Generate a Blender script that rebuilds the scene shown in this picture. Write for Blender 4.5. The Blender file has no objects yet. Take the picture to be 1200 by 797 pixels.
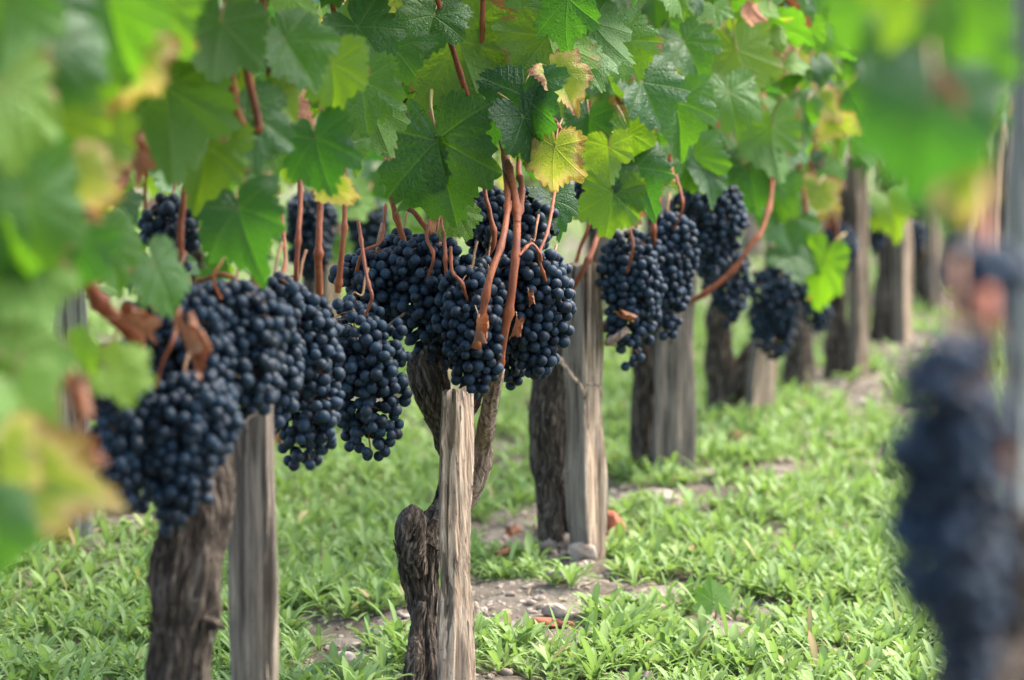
import bpy, math, random
import numpy as np
from mathutils import Vector, Matrix, Quaternion

rng = np.random.default_rng(7)
random.seed(7)
S = bpy.context.scene
COL = S.collection
R = math.radians

# ------------------------------------------------------------------ camera, sky, sun, exposure
FPX = 4000.0                       # focal length in photo pixels (photo 1200 wide)
CAM = np.array([0.0, 0.0, 0.82])
PITCH = math.atan(338.5 / FPX)
cd = bpy.data.cameras.new('camera')
cam = bpy.data.objects.new('camera', cd)
COL.objects.link(cam)
cam.location = CAM
cam.rotation_euler = (math.pi / 2 - PITCH, 0, 0)
cd.sensor_width = 36.0
cd.lens = 36.0 * FPX / 1200.0
cd.clip_start = 0.05
cd.clip_end = 600
cd.dof.use_dof = True
cd.dof.focus_distance = 4.42
cd.dof.aperture_fstop = 4.6
cd.dof.aperture_blades = 9
S.camera = cam

SUN_EL, SUN_AZ = R(58), R(70)       # azimuth measured from +Y (view direction) towards +X (right)
w = bpy.data.worlds.new('World')
S.world = w
w.use_nodes = True
wn = w.node_tree.nodes
sky = wn.new('ShaderNodeTexSky')
sky.sky_type = 'NISHITA'
sky.sun_disc = False
sky.sun_elevation = SUN_EL
sky.sun_rotation = SUN_AZ
sky.dust_density = 4.0
sky.air_density = 1.0
w.node_tree.links.new(sky.outputs[0], wn['Background'].inputs[0])
wn['Background'].inputs[1].default_value = 0.15
sd = bpy.data.lights.new('sun', 'SUN')
sd.energy = 1.45
sd.angle = R(28)
sd.color = (1.0, 0.95, 0.87)
sun = bpy.data.objects.new('sun', sd)
COL.objects.link(sun)
sdir = Vector((math.sin(SUN_AZ) * math.cos(SUN_EL), math.cos(SUN_AZ) * math.cos(SUN_EL), math.sin(SUN_EL)))
sun.rotation_euler = sdir.to_track_quat('Z', 'Y').to_euler()
sun.location = (5, 2, 8)
S.view_settings.view_transform = 'Standard'
S.view_settings.look = 'None'
S.view_settings.gamma = 1
S.view_settings.use_curve_mapping = False
S.view_settings.exposure = 2.62

# ------------------------------------------------------------------ geometry of the place
FWD = np.array([0, math.cos(PITCH), -math.sin(PITCH)])
UPV = np.array([0, math.sin(PITCH), math.cos(PITCH)])
RGT = np.array([1.0, 0, 0])

def P(px, py, d):
    return CAM + d * (FWD + (px - 600) / FPX * RGT - (py - 398.5) / FPX * UPV)

def proj(p):
    q = np.asarray(p) - CAM
    d = q @ FWD
    return 600 + FPX * (q @ RGT) / d, 398.5 - FPX * (q @ UPV) / d, d

# rows of vines run along ROWD; row k crosses the camera's plane at x = ROWC[k]
ROWD = np.array([0.2195, 0.9756, 0.0])
ROWN = np.array([0.9756, -0.2195, 0.0])       # towards the open alley on the right
TAN = 0.225
def rowx(c, y): return TAN * y + c
C1, C0, CM, C2 = -1.078, -2.03, -2.98, -0.175
def vy(n): return 4.44 + 0.976 * n

# ------------------------------------------------------------------ noise
def _hash(i, j, k, seed):
    h = (i.astype(np.uint32) * np.uint32(374761393) + j.astype(np.uint32) * np.uint32(668265263)
         + k.astype(np.uint32) * np.uint32(2147483647) + np.uint32(seed * 974711 + 12345))
    h = (h ^ (h >> np.uint32(13))) * np.uint32(1274126177)
    h = h ^ (h >> np.uint32(16))
    h = h * np.uint32(2246822519)
    h = h ^ (h >> np.uint32(15))
    return h.astype(np.float64) / 4294967295.0

def vnoise(p, seed=0):
    p = np.asarray(p, float)
    f = np.floor(p)
    t = p - f
    t = t * t * (3 - 2 * t)
    i = f.astype(np.int64)
    out = 0
    for a in (0, 1):
        for b in (0, 1):
            for c in (0, 1):
                wgt = (t[:, 0] if a else 1 - t[:, 0]) * (t[:, 1] if b else 1 - t[:, 1]) * (t[:, 2] if c else 1 - t[:, 2])
                out = out + wgt * _hash(i[:, 0] + a, i[:, 1] + b, i[:, 2] + c, seed)
    return out

def fbm(p, seed=0, octaves=4):
    p = np.asarray(p, float)
    s = 0
    a = 0.5
    for o in range(octaves):
        s = s + a * (vnoise(p, seed + o) - 0.5)
        p = p * 2.03
        a *= 0.5
    return s

def rowdist(x, y):
    d = np.full(np.shape(x), 9.0)
    for c in (CM, C0, C1, C2, 0.8):
        d = np.minimum(d, np.abs((x - c - TAN * y) * 0.9756))
    return d

def gheight(x, y):
    x = np.atleast_1d(np.asarray(x, float))
    y = np.atleast_1d(np.asarray(y, float))
    p = np.stack([x, y, np.zeros_like(x)], 1)
    near = np.clip(1 - (np.hypot(x, y - 6) - 12) / 10, 0, 1)
    h = 0.05 * fbm(p * 3.0, 3, 3) + 0.030 * fbm(p * 14, 9, 3) * near + 0.016 * fbm(p * 42, 15, 2) * near
    h = h + 0.03 * np.exp(-(rowdist(x, y) / 0.22) ** 2) * near - 0.005
    return h

def gz(x, y): return float(gheight(x, y)[0])

def gp(px, py):
    d = FWD + (px - 600) / FPX * RGT - (py - 398.5) / FPX * UPV
    t = -CAM[2] / d[2]
    p = CAM + t * d
    p[2] = gz(p[0], p[1])
    return p

# ------------------------------------------------------------------ object helpers
def mesh_from(name, V, F, mats, uv=None, attrs=None, smooth=True, mi=None, sharp=None):
    me = bpy.data.meshes.new(name)
    V = np.asarray(V, np.float32)
    if isinstance(F, np.ndarray):
        nf, k = F.shape
        me.vertices.add(len(V))
        me.vertices.foreach_set('co', V.ravel())
        me.loops.add(nf * k)
        me.loops.foreach_set('vertex_index', F.astype(np.int32).ravel())
        me.polygons.add(nf)
        me.polygons.foreach_set('loop_start', np.arange(0, nf * k, k, dtype=np.int32))
        me.update(calc_edges=True)
    else:
        me.from_pydata(V.tolist(), [], [tuple(int(i) for i in f) for f in F])
    if not isinstance(mats, (list, tuple)): mats = [mats]
    for m in mats: me.materials.append(m)
    if mi is not None: me.polygons.foreach_set('material_index', np.asarray(mi, np.int32))
    if uv is not None:
        li = np.empty(len(me.loops), np.int32)
        me.loops.foreach_get('vertex_index', li)
        ul = me.uv_layers.new(name='UVMap')
        ul.data.foreach_set('uv', np.asarray(uv, np.float32)[li].ravel())
    for k_, a in (attrs or {}).items():
        at = me.attributes.new(k_, 'FLOAT', 'POINT')
        at.data.foreach_set('value', np.asarray(a, np.float32))
    if smooth:
        me.polygons.foreach_set('use_smooth', np.ones(len(me.polygons), bool))
    if sharp: me.set_sharp_from_angle(angle=sharp)
    me.validate()
    me.update()
    return me

def obj(name, me, parent=None, loc=(0, 0, 0)):
    o = bpy.data.objects.new(name, me)
    COL.objects.link(o)
    o.location = loc
    if parent is not None: o.parent = parent
    return o

def tag(o, label=None, cat=None, group=None, kind=None):
    if label: o['label'] = label
    if cat: o['category'] = cat
    if group: o['group'] = group
    if kind: o['kind'] = kind
    return o

def thing(name, label, cat, loc, group=None):
    o = bpy.data.objects.new(name, None)
    COL.objects.link(o)
    o.empty_display_size = 0.05
    o.location = loc
    return tag(o, label, cat, group)

class Acc:
    """collects arrays of pieces for one mesh"""
    def __init__(self): self.V = []; self.F = []; self.n = 0; self.A = {}; self.uv = []; self.mi = []
    def add(self, V, F, uv=None, mi=0, **attrs):
        V = np.asarray(V); F = np.asarray(F)
        self.V.append(V); self.F.append(F + self.n); self.n += len(V)
        if uv is not None: self.uv.append(uv)
        self.mi.append(np.full(len(F), mi))
        for k, a in attrs.items(): self.A.setdefault(k, []).append(np.broadcast_to(a, (len(V),)))
    def mesh(self, name, mats, **kw):
        return mesh_from(name, np.concatenate(self.V), np.concatenate(self.F), mats,
                         uv=np.concatenate(self.uv) if self.uv else None,
                         attrs={k: np.concatenate(v) for k, v in self.A.items()},
                         mi=np.concatenate(self.mi), **kw)

def catmull(pts, m):
    pts = np.asarray(pts, float)
    if len(pts) == 2:
        t = np.linspace(0, 1, m)[:, None]
        return pts[0] * (1 - t) + pts[1] * t
    e = np.vstack([2 * pts[0] - pts[1], pts, 2 * pts[-1] - pts[-2]])
    out = []
    n = len(pts) - 1
    for u in np.linspace(0, n - 1e-9, m):
        i = int(u); t = u - i
        p0, p1, p2, p3 = e[i:i + 4]
        out.append(0.5 * (2 * p1 + (p2 - p0) * t + (2 * p0 - 5 * p1 + 4 * p2 - p3) * t * t + (3 * p1 - p0 - 3 * p2 + p3) * t ** 3))
    return np.array(out)

def sweep(pts, rad, m, k, disp=None):
    """tube along pts; rad per control point; returns V, quads (caps as degenerate fan quads avoided: closed by shrinking)"""
    pr = catmull(np.hstack([np.asarray(pts, float), np.asarray(rad, float)[:, None]]), m)
    c, r = pr[:, :3], np.maximum(pr[:, 3], 1e-4)
    # close the ends
    c = np.vstack([c[:1], c, c[-1:]]); r = np.concatenate([[1e-4], r, [1e-4]])
    m2 = m + 2
    t = np.gradient(c, axis=0)
    t[0] = t[1]; t[-1] = t[-2]
    t /= np.linalg.norm(t, axis=1)[:, None] + 1e-9
    ref = np.array([0.3, -0.9, 0.2])
    u = ref - t * (t @ ref)[:, None]
    u /= np.linalg.norm(u, axis=1)[:, None] + 1e-9
    v = np.cross(t, u)
    th = np.linspace(0, 2 * np.pi, k, endpoint=False)
    s = np.concatenate([[0], np.cumsum(np.linalg.norm(np.diff(c, axis=0), axis=1))])
    rr = np.repeat(r[:, None], k, 1)
    if disp is not None:
        TH, SS = np.meshgrid(th, s)
        dd = disp(TH.ravel(), SS.ravel()).reshape(m2, k)
        dd[0] = dd[-1] = 0
        rr = np.maximum(rr * (1 + dd), 1e-4)
    V = c[:, None, :] + rr[:, :, None] * (np.cos(th)[None, :, None] * u[:, None, :] + np.sin(th)[None, :, None] * v[:, None, :])
    i = np.arange(m2 - 1)[:, None] * k
    j = np.arange(k)[None, :]
    j2 = (j + 1) % k
    F = np.stack([i + j, i + j2, i + k + j2, i + k + j], -1).reshape(-1, 4)
    return V.reshape(-1, 3), F

# ------------------------------------------------------------------ materials
def mat_new(name):
    m = bpy.data.materials.new(name)
    m.use_nodes = True
    nt = m.node_tree
    nt.nodes.clear()
    return m, nt

def N(nt, typ, ins=None, **props):
    n = nt.nodes.new(typ)
    for k, v in props.items(): setattr(n, k, v)
    for k, v in (ins or {}).items():
        s = n.inputs[k]
        if isinstance(v, bpy.types.NodeSocket): nt.links.new(v, s)
        else: s.default_value = v
    return n

def Mth(nt, op, a, b=None, c=None, clamp=False):
    d = {0: a}
    if b is not None: d[1] = b
    if c is not None: d[2] = c
    return N(nt, 'ShaderNodeMath', d, operation=op, use_clamp=clamp).outputs[0]

def MixC(nt, f, a, b, blend='MIX'):
    n = nt.nodes.new('ShaderNodeMix')
    n.data_type = 'RGBA'; n.blend_type = blend
    for s, v in ((n.inputs[0], f), (n.inputs[6], a), (n.inputs[7], b)):
        if isinstance(v, bpy.types.NodeSocket): nt.links.new(v, s)
        else: s.default_value = v if not isinstance(v, tuple) or len(v) == 4 else (*v, 1)
    return n.outputs[2]

def Ramp(nt, f, stops):
    n = nt.nodes.new('ShaderNodeValToRGB')
    nt.links.new(f, n.inputs[0])
    el = n.color_ramp.elements
    while len(el) > 1: el.remove(el[-1])
    el[0].position = stops[0][0]; el[0].color = (*stops[0][1], 1) if isinstance(stops[0][1], tuple) else (stops[0][1],) * 3 + (1,)
    for p, c in stops[1:]:
        e = el.new(p)
        e.color = (*c, 1) if isinstance(c, tuple) else (c, c, c, 1)
    return n.outputs[0]

def smooth(nt, v, lo, hi):
    return N(nt, 'ShaderNodeMapRange', {0: v, 1: lo, 2: hi, 3: 0.0, 4: 1.0}, interpolation_type='SMOOTHSTEP').outputs[0]

def Noise(nt, vec, scale, detail=3, rough=0.55):
    return N(nt, 'ShaderNodeTexNoise', {'Vector': vec, 'Scale': scale, 'Detail': detail, 'Roughness': rough}).outputs['Fac']

def out(nt, sh):
    N(nt, 'ShaderNodeOutputMaterial', {'Surface': sh})

def leaf_material(name, kind):
    m, nt = mat_new(name)
    uvn = N(nt, 'ShaderNodeUVMap').outputs[0]
    sep = N(nt, 'ShaderNodeSeparateXYZ', {0: uvn})
    d, t = sep.outputs[0], sep.outputs[1]
    edge = N(nt, 'ShaderNodeAttribute', attribute_name='edge').outputs['Fac']
    tint0 = N(nt, 'ShaderNodeAttribute', attribute_name='tint').outputs['Fac']
    rnd = N(nt, 'ShaderNodeAttribute', attribute_name='leaf_tint', attribute_type='OBJECT').outputs['Fac']
    tint = Mth(nt, 'FRACT', Mth(nt, 'ADD', tint0, rnd))
    pos = N(nt, 'ShaderNodeNewGeometry')
    # veins
    main = Mth(nt, 'SUBTRACT', 1.0, smooth(nt, d, 0.004, 0.020))
    s = Mth(nt, 'FRACT', Mth(nt, 'MULTIPLY', Mth(nt, 'SUBTRACT', t, Mth(nt, 'MULTIPLY', d, 0.85)), 7.5))
    s = Mth(nt, 'ABSOLUTE', Mth(nt, 'SUBTRACT', s, 0.5))
    sec = Mth(nt, 'MULTIPLY', Mth(nt, 'SUBTRACT', 1.0, smooth(nt, s, 0.012, 0.06)), 0.5)
    veins = Mth(nt, 'MAXIMUM', main, sec)
    vor = N(nt, 'ShaderNodeTexVoronoi', {'Vector': uvn, 'Scale': 17.0}, feature='DISTANCE_TO_EDGE').outputs['Distance']
    net = Mth(nt, 'SUBTRACT', 1.0, smooth(nt, vor, 0.0, 0.09))
    n1 = Noise(nt, pos.outputs['Position'], 28, 3)
    n2 = Noise(nt, pos.outputs['Position'], 160, 2)
    if kind == 'green':
        top = Ramp(nt, tint, [(0, (0.009, 0.044, 0.016)), (0.35, (0.016, 0.068, 0.014)), (0.6, (0.032, 0.108, 0.012)), (0.85, (0.064, 0.155, 0.012)), (1, (0.11, 0.19, 0.015))])
        trn = Ramp(nt, tint, [(0, (0.05, 0.19, 0.010)), (0.5, (0.13, 0.32, 0.010)), (1, (0.25, 0.38, 0.012))])
    elif kind == 'yellow':
        top = Ramp(nt, Mth(nt, 'ADD', edge, Mth(nt, 'MULTIPLY', Mth(nt, 'SUBTRACT', n1, 0.5), 1.1)),
                   [(0.15, (0.06, 0.15, 0.012)), (0.5, (0.16, 0.23, 0.02)), (0.72, (0.32, 0.30, 0.07)), (0.84, (0.42, 0.27, 0.13)), (0.94, (0.22, 0.07, 0.03)), (1, (0.14, 0.05, 0.022))])
        trn = MixC(nt, 0.5, top, (0.34, 0.38, 0.03))
    else:
        top = Ramp(nt, n1, [(0.3, (0.075, 0.024, 0.010)), (0.5, (0.19, 0.062, 0.025)), (0.7, (0.38, 0.18, 0.085))])
        trn = MixC(nt, 0.5, top, (0.35, 0.10, 0.03))
    if kind == 'green':
        # a few margins and spots burnt brown
        burn = Mth(nt, 'MULTIPLY', smooth(nt, Mth(nt, 'ADD', edge, Mth(nt, 'MULTIPLY', Mth(nt, 'SUBTRACT', n1, 0.5), 1.6)), 1.05, 1.18), smooth(nt, tint, 0.45, 0.6))
        top = MixC(nt, burn, top, (0.22, 0.10, 0.045))
        trn = MixC(nt, burn, trn, (0.25, 0.10, 0.03))
        spot = smooth(nt, n2, 0.71, 0.75)
        top = MixC(nt, Mth(nt, 'MULTIPLY', spot, 0.7), top, (0.16, 0.09, 0.04))
    top = MixC(nt, Mth(nt, 'MULTIPLY', Mth(nt, 'SUBTRACT', n1, 0.35), 0.5, clamp=True), top, MixC(nt, 1.0, top, (1.5, 1.4, 1.2), 'MULTIPLY'))
    vc = {'green': (0.15, 0.22, 0.06), 'yellow': (0.38, 0.33, 0.10), 'brown': (0.30, 0.16, 0.09)}[kind]
    top = MixC(nt, Mth(nt, 'MULTIPLY', veins, 0.42), top, vc)
    top = MixC(nt, Mth(nt, 'MULTIPLY', net, 0.14), top, vc)
    # the felted underside is paler and duller than the face
    under = MixC(nt, 0.55, top, {'green': (0.070, 0.14, 0.030), 'yellow': (0.30, 0.30, 0.12), 'brown': (0.26, 0.14, 0.08)}[kind])
    colr = MixC(nt, pos.outputs['Backfacing'], top, under)
    trn = MixC(nt, Mth(nt, 'MULTIPLY', veins, 0.5), trn, MixC(nt, 1.0, trn, (1.6, 1.4, 1.6), 'MULTIPLY'))
    hgt = Mth(nt, 'SUBTRACT', Mth(nt, 'MULTIPLY', smooth(nt, vor, 0.0, 0.35), 0.6), Mth(nt, 'MULTIPLY', veins, 0.9))
    hgt = Mth(nt, 'ADD', hgt, Mth(nt, 'MULTIPLY', n1, 0.25))
    bump = N(nt, 'ShaderNodeBump', {'Strength': 0.65, 'Distance': 0.0015, 'Height': hgt}).outputs[0]
    rough = Mth(nt, 'ADD', 0.43 if kind == 'green' else 0.6, Mth(nt, 'MULTIPLY', pos.outputs['Backfacing'], 0.3))
    pb = N(nt, 'ShaderNodeBsdfPrincipled', {'Base Color': colr, 'Roughness': rough, 'Normal': bump, 'Specular IOR Level': 0.38})
    tr = N(nt, 'ShaderNodeBsdfTranslucent', {'Color': trn, 'Normal': bump})
    mx = N(nt, 'ShaderNodeMixShader', {0: 0.42 if kind != 'brown' else 0.15, 1: pb.outputs[0], 2: tr.outputs[0]})
    out(nt, mx.outputs[0])
    return m

def petiole_material():
    m, nt = mat_new('petiole')
    pos = N(nt, 'ShaderNodeNewGeometry').outputs['Position']
    c = Ramp(nt, Noise(nt, pos, 25), [(0.35, (0.18, 0.20, 0.05)), (0.6, (0.30, 0.16, 0.07)), (0.8, (0.34, 0.11, 0.06))])
    out(nt, N(nt, 'ShaderNodeBsdfPrincipled', {'Base Color': c, 'Roughness': 0.5}).outputs[0])
    return m

def cane_material():
    m, nt = mat_new('ripe_cane')
    tc = N(nt, 'ShaderNodeTexCoord').outputs['Object']
    mp = N(nt, 'ShaderNodeMapping', {'Vector': tc, 'Scale': (1, 1, 0.13)}).outputs[0]
    st = Noise(nt, mp, 420, 3)
    n = Noise(nt, tc, 22, 3)
    c = Ramp(nt, n, [(0.25, (0.075, 0.017, 0.006)), (0.5, (0.185, 0.048, 0.014)), (0.75, (0.26, 0.085, 0.030))])
    c = MixC(nt, smooth(nt, st, 0.45, 0.7), c, MixC(nt, 1.0, c, (0.55, 0.5, 0.5), 'MULTIPLY'))
    b = N(nt, 'ShaderNodeBump', {'Strength': 0.5, 'Distance': 0.0008, 'Height': st}).outputs[0]
    out(nt, N(nt, 'ShaderNodeBsdfPrincipled', {'Base Color': c, 'Roughness': 0.62, 'Normal': b, 'Specular IOR Level': 0.3}).outputs[0])
    return m

def bark_material(name, dark, mid, pale):
    m, nt = mat_new(name)
    tc = N(nt, 'ShaderNodeTexCoord').outputs['Object']
    warp = N(nt, 'ShaderNodeTexNoise', {'Vector': tc, 'Scale': 14.0, 'Detail': 2.0}).outputs['Color']
    wv = N(nt, 'ShaderNodeVectorMath', {0: tc, 1: N(nt, 'ShaderNodeVectorMath', {0: warp, 'Scale': 0.035}, operation='SCALE').outputs[0]}, operation='ADD').outputs[0]
    mp = N(nt, 'ShaderNodeMapping', {'Vector': wv, 'Scale': (1, 1, 0.12)}).outputs[0]
    st = Noise(nt, mp, 190, 5, 0.65)
    big = Noise(nt, tc, 26, 4)
    c = Ramp(nt, st, [(0.34, dark), (0.5, mid), (0.68, pale)])
    c = MixC(nt, smooth(nt, big, 0.5, 0.72), c, MixC(nt, 1.0, c, (0.5, 0.47, 0.45), 'MULTIPLY'))
    lich = smooth(nt, Noise(nt, tc, 75, 3), 0.66, 0.74)
    c = MixC(nt, Mth(nt, 'MULTIPLY', lich, 0.5), c, (0.27, 0.27, 0.22))
    hgt = Mth(nt, 'ADD', Mth(nt, 'MULTIPLY', st, 1.0), Mth(nt, 'MULTIPLY', big, 0.6))
    b = N(nt, 'ShaderNodeBump', {'Strength': 1.0, 'Distance': 0.010, 'Height': hgt}).outputs[0]
    out(nt, N(nt, 'ShaderNodeBsdfPrincipled', {'Base Color': c, 'Roughness': 0.9, 'Normal': b, 'Specular IOR Level': 0.25}).outputs[0])
    return m

def wood_material(name, dark, mid, pale, greying=0.5):
    m, nt = mat_new(name)
    tc = N(nt, 'ShaderNodeTexCoord').outputs['Object']
    wv = N(nt, 'ShaderNodeMapping', {'Vector': tc, 'Scale': (1, 1, 0.045)}).outputs[0]
    st = Noise(nt, wv, 240, 5, 0.6)
    fine = Noise(nt, wv, 700, 2)
    crack = smooth(nt, Noise(nt, N(nt, 'ShaderNodeMapping', {'Vector': tc, 'Scale': (1, 1, 0.03), 'Location': (3, 1, 2)}).outputs[0], 120, 3), 0.58, 0.63)
    big = Noise(nt, tc, 13, 4)
    face = N(nt, 'ShaderNodeAttribute', attribute_name='side_tone').outputs['Fac']
    c = Ramp(nt, st, [(0.3, dark), (0.5, mid), (0.72, pale)])
    c = MixC(nt, Mth(nt, 'MULTIPLY', smooth(nt, Mth(nt, 'ADD', big, Mth(nt, 'MULTIPLY', face, 0.42)), 0.52, 0.8), greying), c, (0.075, 0.075, 0.068))  # random dark grey patches, denser on the marked sides
    c = MixC(nt, Mth(nt, 'MULTIPLY', crack, 0.75), c, (0.05, 0.04, 0.032))
    spots = smooth(nt, Noise(nt, tc, 170, 3), 0.62, 0.72)
    c = MixC(nt, Mth(nt, 'MULTIPLY', spots, 0.55), c, (0.06, 0.052, 0.042))
    hgt = Mth(nt, 'SUBTRACT', Mth(nt, 'ADD', st, Mth(nt, 'MULTIPLY', fine, 0.3)), Mth(nt, 'MULTIPLY', crack, 1.2))
    b = N(nt, 'ShaderNodeBump', {'Strength': 1.0, 'Distance': 0.004, 'Height': hgt}).outputs[0]
    out(nt, N(nt, 'ShaderNodeBsdfPrincipled', {'Base Color': c, 'Roughness': 0.85, 'Normal': b, 'Specular IOR Level': 0.25}).outputs[0])
    return m

def berry_material():
    m, nt = mat_new('grape_skin')
    pos = N(nt, 'ShaderNodeNewGeometry').outputs['Position']
    a = Noise(nt, pos, 60, 2)
    f = Noise(nt, pos, 330, 4, 0.6)
    bl = smooth(nt, Mth(nt, 'ADD', Mth(nt, 'MULTIPLY', a, 0.6), Mth(nt, 'MULTIPLY', f, 0.5)), 0.36, 0.72)
    c = MixC(nt, bl, (0.0018, 0.0034, 0.0070), (0.0105, 0.0280, 0.0480))
    purple = smooth(nt, Noise(nt, pos, 45, 2), 0.6, 0.72)
    c = MixC(nt, Mth(nt, 'MULTIPLY', purple, 0.35), c, (0.020, 0.008, 0.015))
    rg = Mth(nt, 'ADD', 0.44, Mth(nt, 'MULTIPLY', bl, 0.25))
    b = N(nt, 'ShaderNodeBump', {'Strength': 0.12, 'Distance': 0.0006, 'Height': f}).outputs[0]
    out(nt, N(nt, 'ShaderNodeBsdfPrincipled', {'Base Color': c, 'Roughness': rg, 'Normal': b, 'Specular IOR Level': 0.23,
                                             'Sheen Weight': 0.04, 'Sheen Tint': (0.55, 0.7, 1, 1), 'Sheen Roughness': 0.4}).outputs[0])
    return m

def simple_noise_material(name, stops, scale, rough=0.85, bump=0.003, bscale=120):
    m, nt = mat_new(name)
    pos = N(nt, 'ShaderNodeNewGeometry').outputs['Position']
    c = Ramp(nt, Noise(nt, pos, scale, 4), stops)
    b = N(nt, 'ShaderNodeBump', {'Strength': 0.7, 'Distance': bump, 'Height': Noise(nt, pos, bscale, 4)}).outputs[0]
    out(nt, N(nt, 'ShaderNodeBsdfPrincipled', {'Base Color': c, 'Roughness': rough, 'Normal': b, 'Specular IOR Level': 0.3}).outputs[0])
    return m

def soil_material():
    m, nt = mat_new('soil')
    pos = N(nt, 'ShaderNodeNewGeometry').outputs['Position']
    n = Noise(nt, pos, 9, 6, 0.65)
    c = Ramp(nt, n, [(0.3, (0.060, 0.046, 0.033)), (0.5, (0.135, 0.112, 0.084)), (0.7, (0.225, 0.195, 0.155))])
    vor = N(nt, 'ShaderNodeTexVoronoi', {'Vector': pos, 'Scale': 70.0})
    peb = Mth(nt, 'MULTIPLY', Mth(nt, 'SUBTRACT', 1.0, smooth(nt, vor.outputs['Distance'], 0.25, 0.42)), smooth(nt, N(nt, 'ShaderNodeSeparateColor', {0: vor.outputs['Color']}).outputs[0], 0.55, 0.6))
    c = MixC(nt, Mth(nt, 'MULTIPLY', peb, 0.8), c, (0.36, 0.31, 0.25))
    far = smooth(nt, Noise(nt, pos, 2.2, 3), 0.42, 0.6)
    h = Mth(nt, 'ADD', Noise(nt, pos, 60, 6, 0.7), Mth(nt, 'MULTIPLY', peb, 0.35))
    b = N(nt, 'ShaderNodeBump', {'Strength': 1.0, 'Distance': 0.015, 'Height': h}).outputs[0]
    out(nt, N(nt, 'ShaderNodeBsdfPrincipled', {'Base Color': c, 'Roughness': 0.95, 'Normal': b, 'Specular IOR Level': 0.15}).outputs[0])
    return m

def weed_material():
    m, nt = mat_new('weed_leaf')
    t = N(nt, 'ShaderNodeAttribute', attribute_name='tint').outputs['Fac']
    u = N(nt, 'ShaderNodeAttribute', attribute_name='mid').outputs['Fac']
    pos = N(nt, 'ShaderNodeNewGeometry').outputs['Position']
    c = Ramp(nt, t, [(0, (0.060, 0.115, 0.022)), (0.5, (0.120, 0.198, 0.052)), (0.85, (0.20, 0.28, 0.085)), (0.955, (0.22, 0.27, 0.09)), (0.97, (0.35, 0.26, 0.12)), (1, (0.22, 0.12, 0.06))])
    c = MixC(nt, Mth(nt, 'MULTIPLY', u, 0.35), c, (0.26, 0.36, 0.13))
    pb = N(nt, 'ShaderNodeBsdfPrincipled', {'Base Color': c, 'Roughness': 0.6, 'Specular IOR Level': 0.22})
    tr = N(nt, 'ShaderNodeBsdfTranslucent', {'Color': MixC(nt, 0.6, c, (0.24, 0.39, 0.06))})
    out(nt, N(nt, 'ShaderNodeMixShader', {0: 0.35, 1: pb.outputs[0], 2: tr.outputs[0]}).outputs[0])
    return m

M_GREEN = leaf_material('vine_leaf_green', 'green')
M_YEL = leaf_material('vine_leaf_yellowing', 'yellow')
M_BRN = leaf_material('vine_leaf_dry', 'brown')
M_PET = petiole_material()
M_CANE = cane_material()
M_BARK = bark_material('vine_bark', (0.007, 0.0055, 0.004), (0.055, 0.040, 0.028), (0.20, 0.158, 0.118))
M_SHAG = bark_material('shaggy_bark', (0.09, 0.06, 0.045), (0.30, 0.20, 0.15), (0.48, 0.37, 0.29))
M_STAKE = wood_material('stake_wood', (0.11, 0.072, 0.045), (0.30, 0.215, 0.145), (0.50, 0.40, 0.285), 0.6)
M_STAKEG = wood_material('stake_wood_grey', (0.065, 0.050, 0.036), (0.150, 0.120, 0.090), (0.28, 0.23, 0.175), 0.5)
M_POST = wood_material('post_wood_pale', (0.17, 0.165, 0.13), (0.24, 0.235, 0.19), (0.32, 0.31, 0.26), 0.2)
M_BERRY = berry_material()
M_STEM = simple_noise_material('grape_stem', [(0.3, (0.16, 0.045, 0.022)), (0.7, (0.21, 0.13, 0.05))], 60, 0.6)
M_SOIL = soil_material()
M_WEED = weed_material()
M_STONE = simple_noise_material('pale_stone', [(0.3, (0.13, 0.10, 0.075)), (0.55, (0.24, 0.20, 0.155)), (0.75, (0.36, 0.31, 0.25))], 40)
M_CLOD = simple_noise_material('earth_clod', [(0.3, (0.13, 0.095, 0.07)), (0.7, (0.28, 0.225, 0.17))], 60, 0.95, 0.006)
M_BRICK = simple_noise_material('brick_fragment', [(0.3, (0.13, 0.036, 0.018)), (0.6, (0.25, 0.075, 0.035)), (0.8, (0.33, 0.15, 0.085))], 45)

# ------------------------------------------------------------------ ground
def axis(lo, hi, c, fine, n):
    u = np.linspace(-1, 1, n)
    k = 5.0
    s = np.sinh(k * u) / np.sinh(k)
    return np.where(s < 0, c + s * (c - lo), c + s * (hi - c))
gx = np.unique(np.concatenate([np.linspace(-2.6, 3.4, 330), axis(-90, 110, 0.4, 0, 90)]))
gy = np.unique(np.concatenate([np.linspace(3.0, 9.5, 360), np.linspace(9.5, 18, 160), axis(-30, 240, 6, 0, 90)]))
GX, GY = np.meshgrid(gx, gy)
V = np.stack([GX.ravel(), GY.ravel(), gheight(GX.ravel(), GY.ravel())], 1)
i = np.arange(len(gy) - 1)[:, None] * len(gx)
j = np.arange(len(gx) - 1)[None, :]
F = np.stack([i + j, i + j + 1, i + len(gx) + j + 1, i + len(gx) + j], -1).reshape(-1, 4)
tag(obj('ground', mesh_from('ground', V, F, M_SOIL)), 'brown vineyard soil with small pebbles under the weeds', 'ground', kind='structure')

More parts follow.
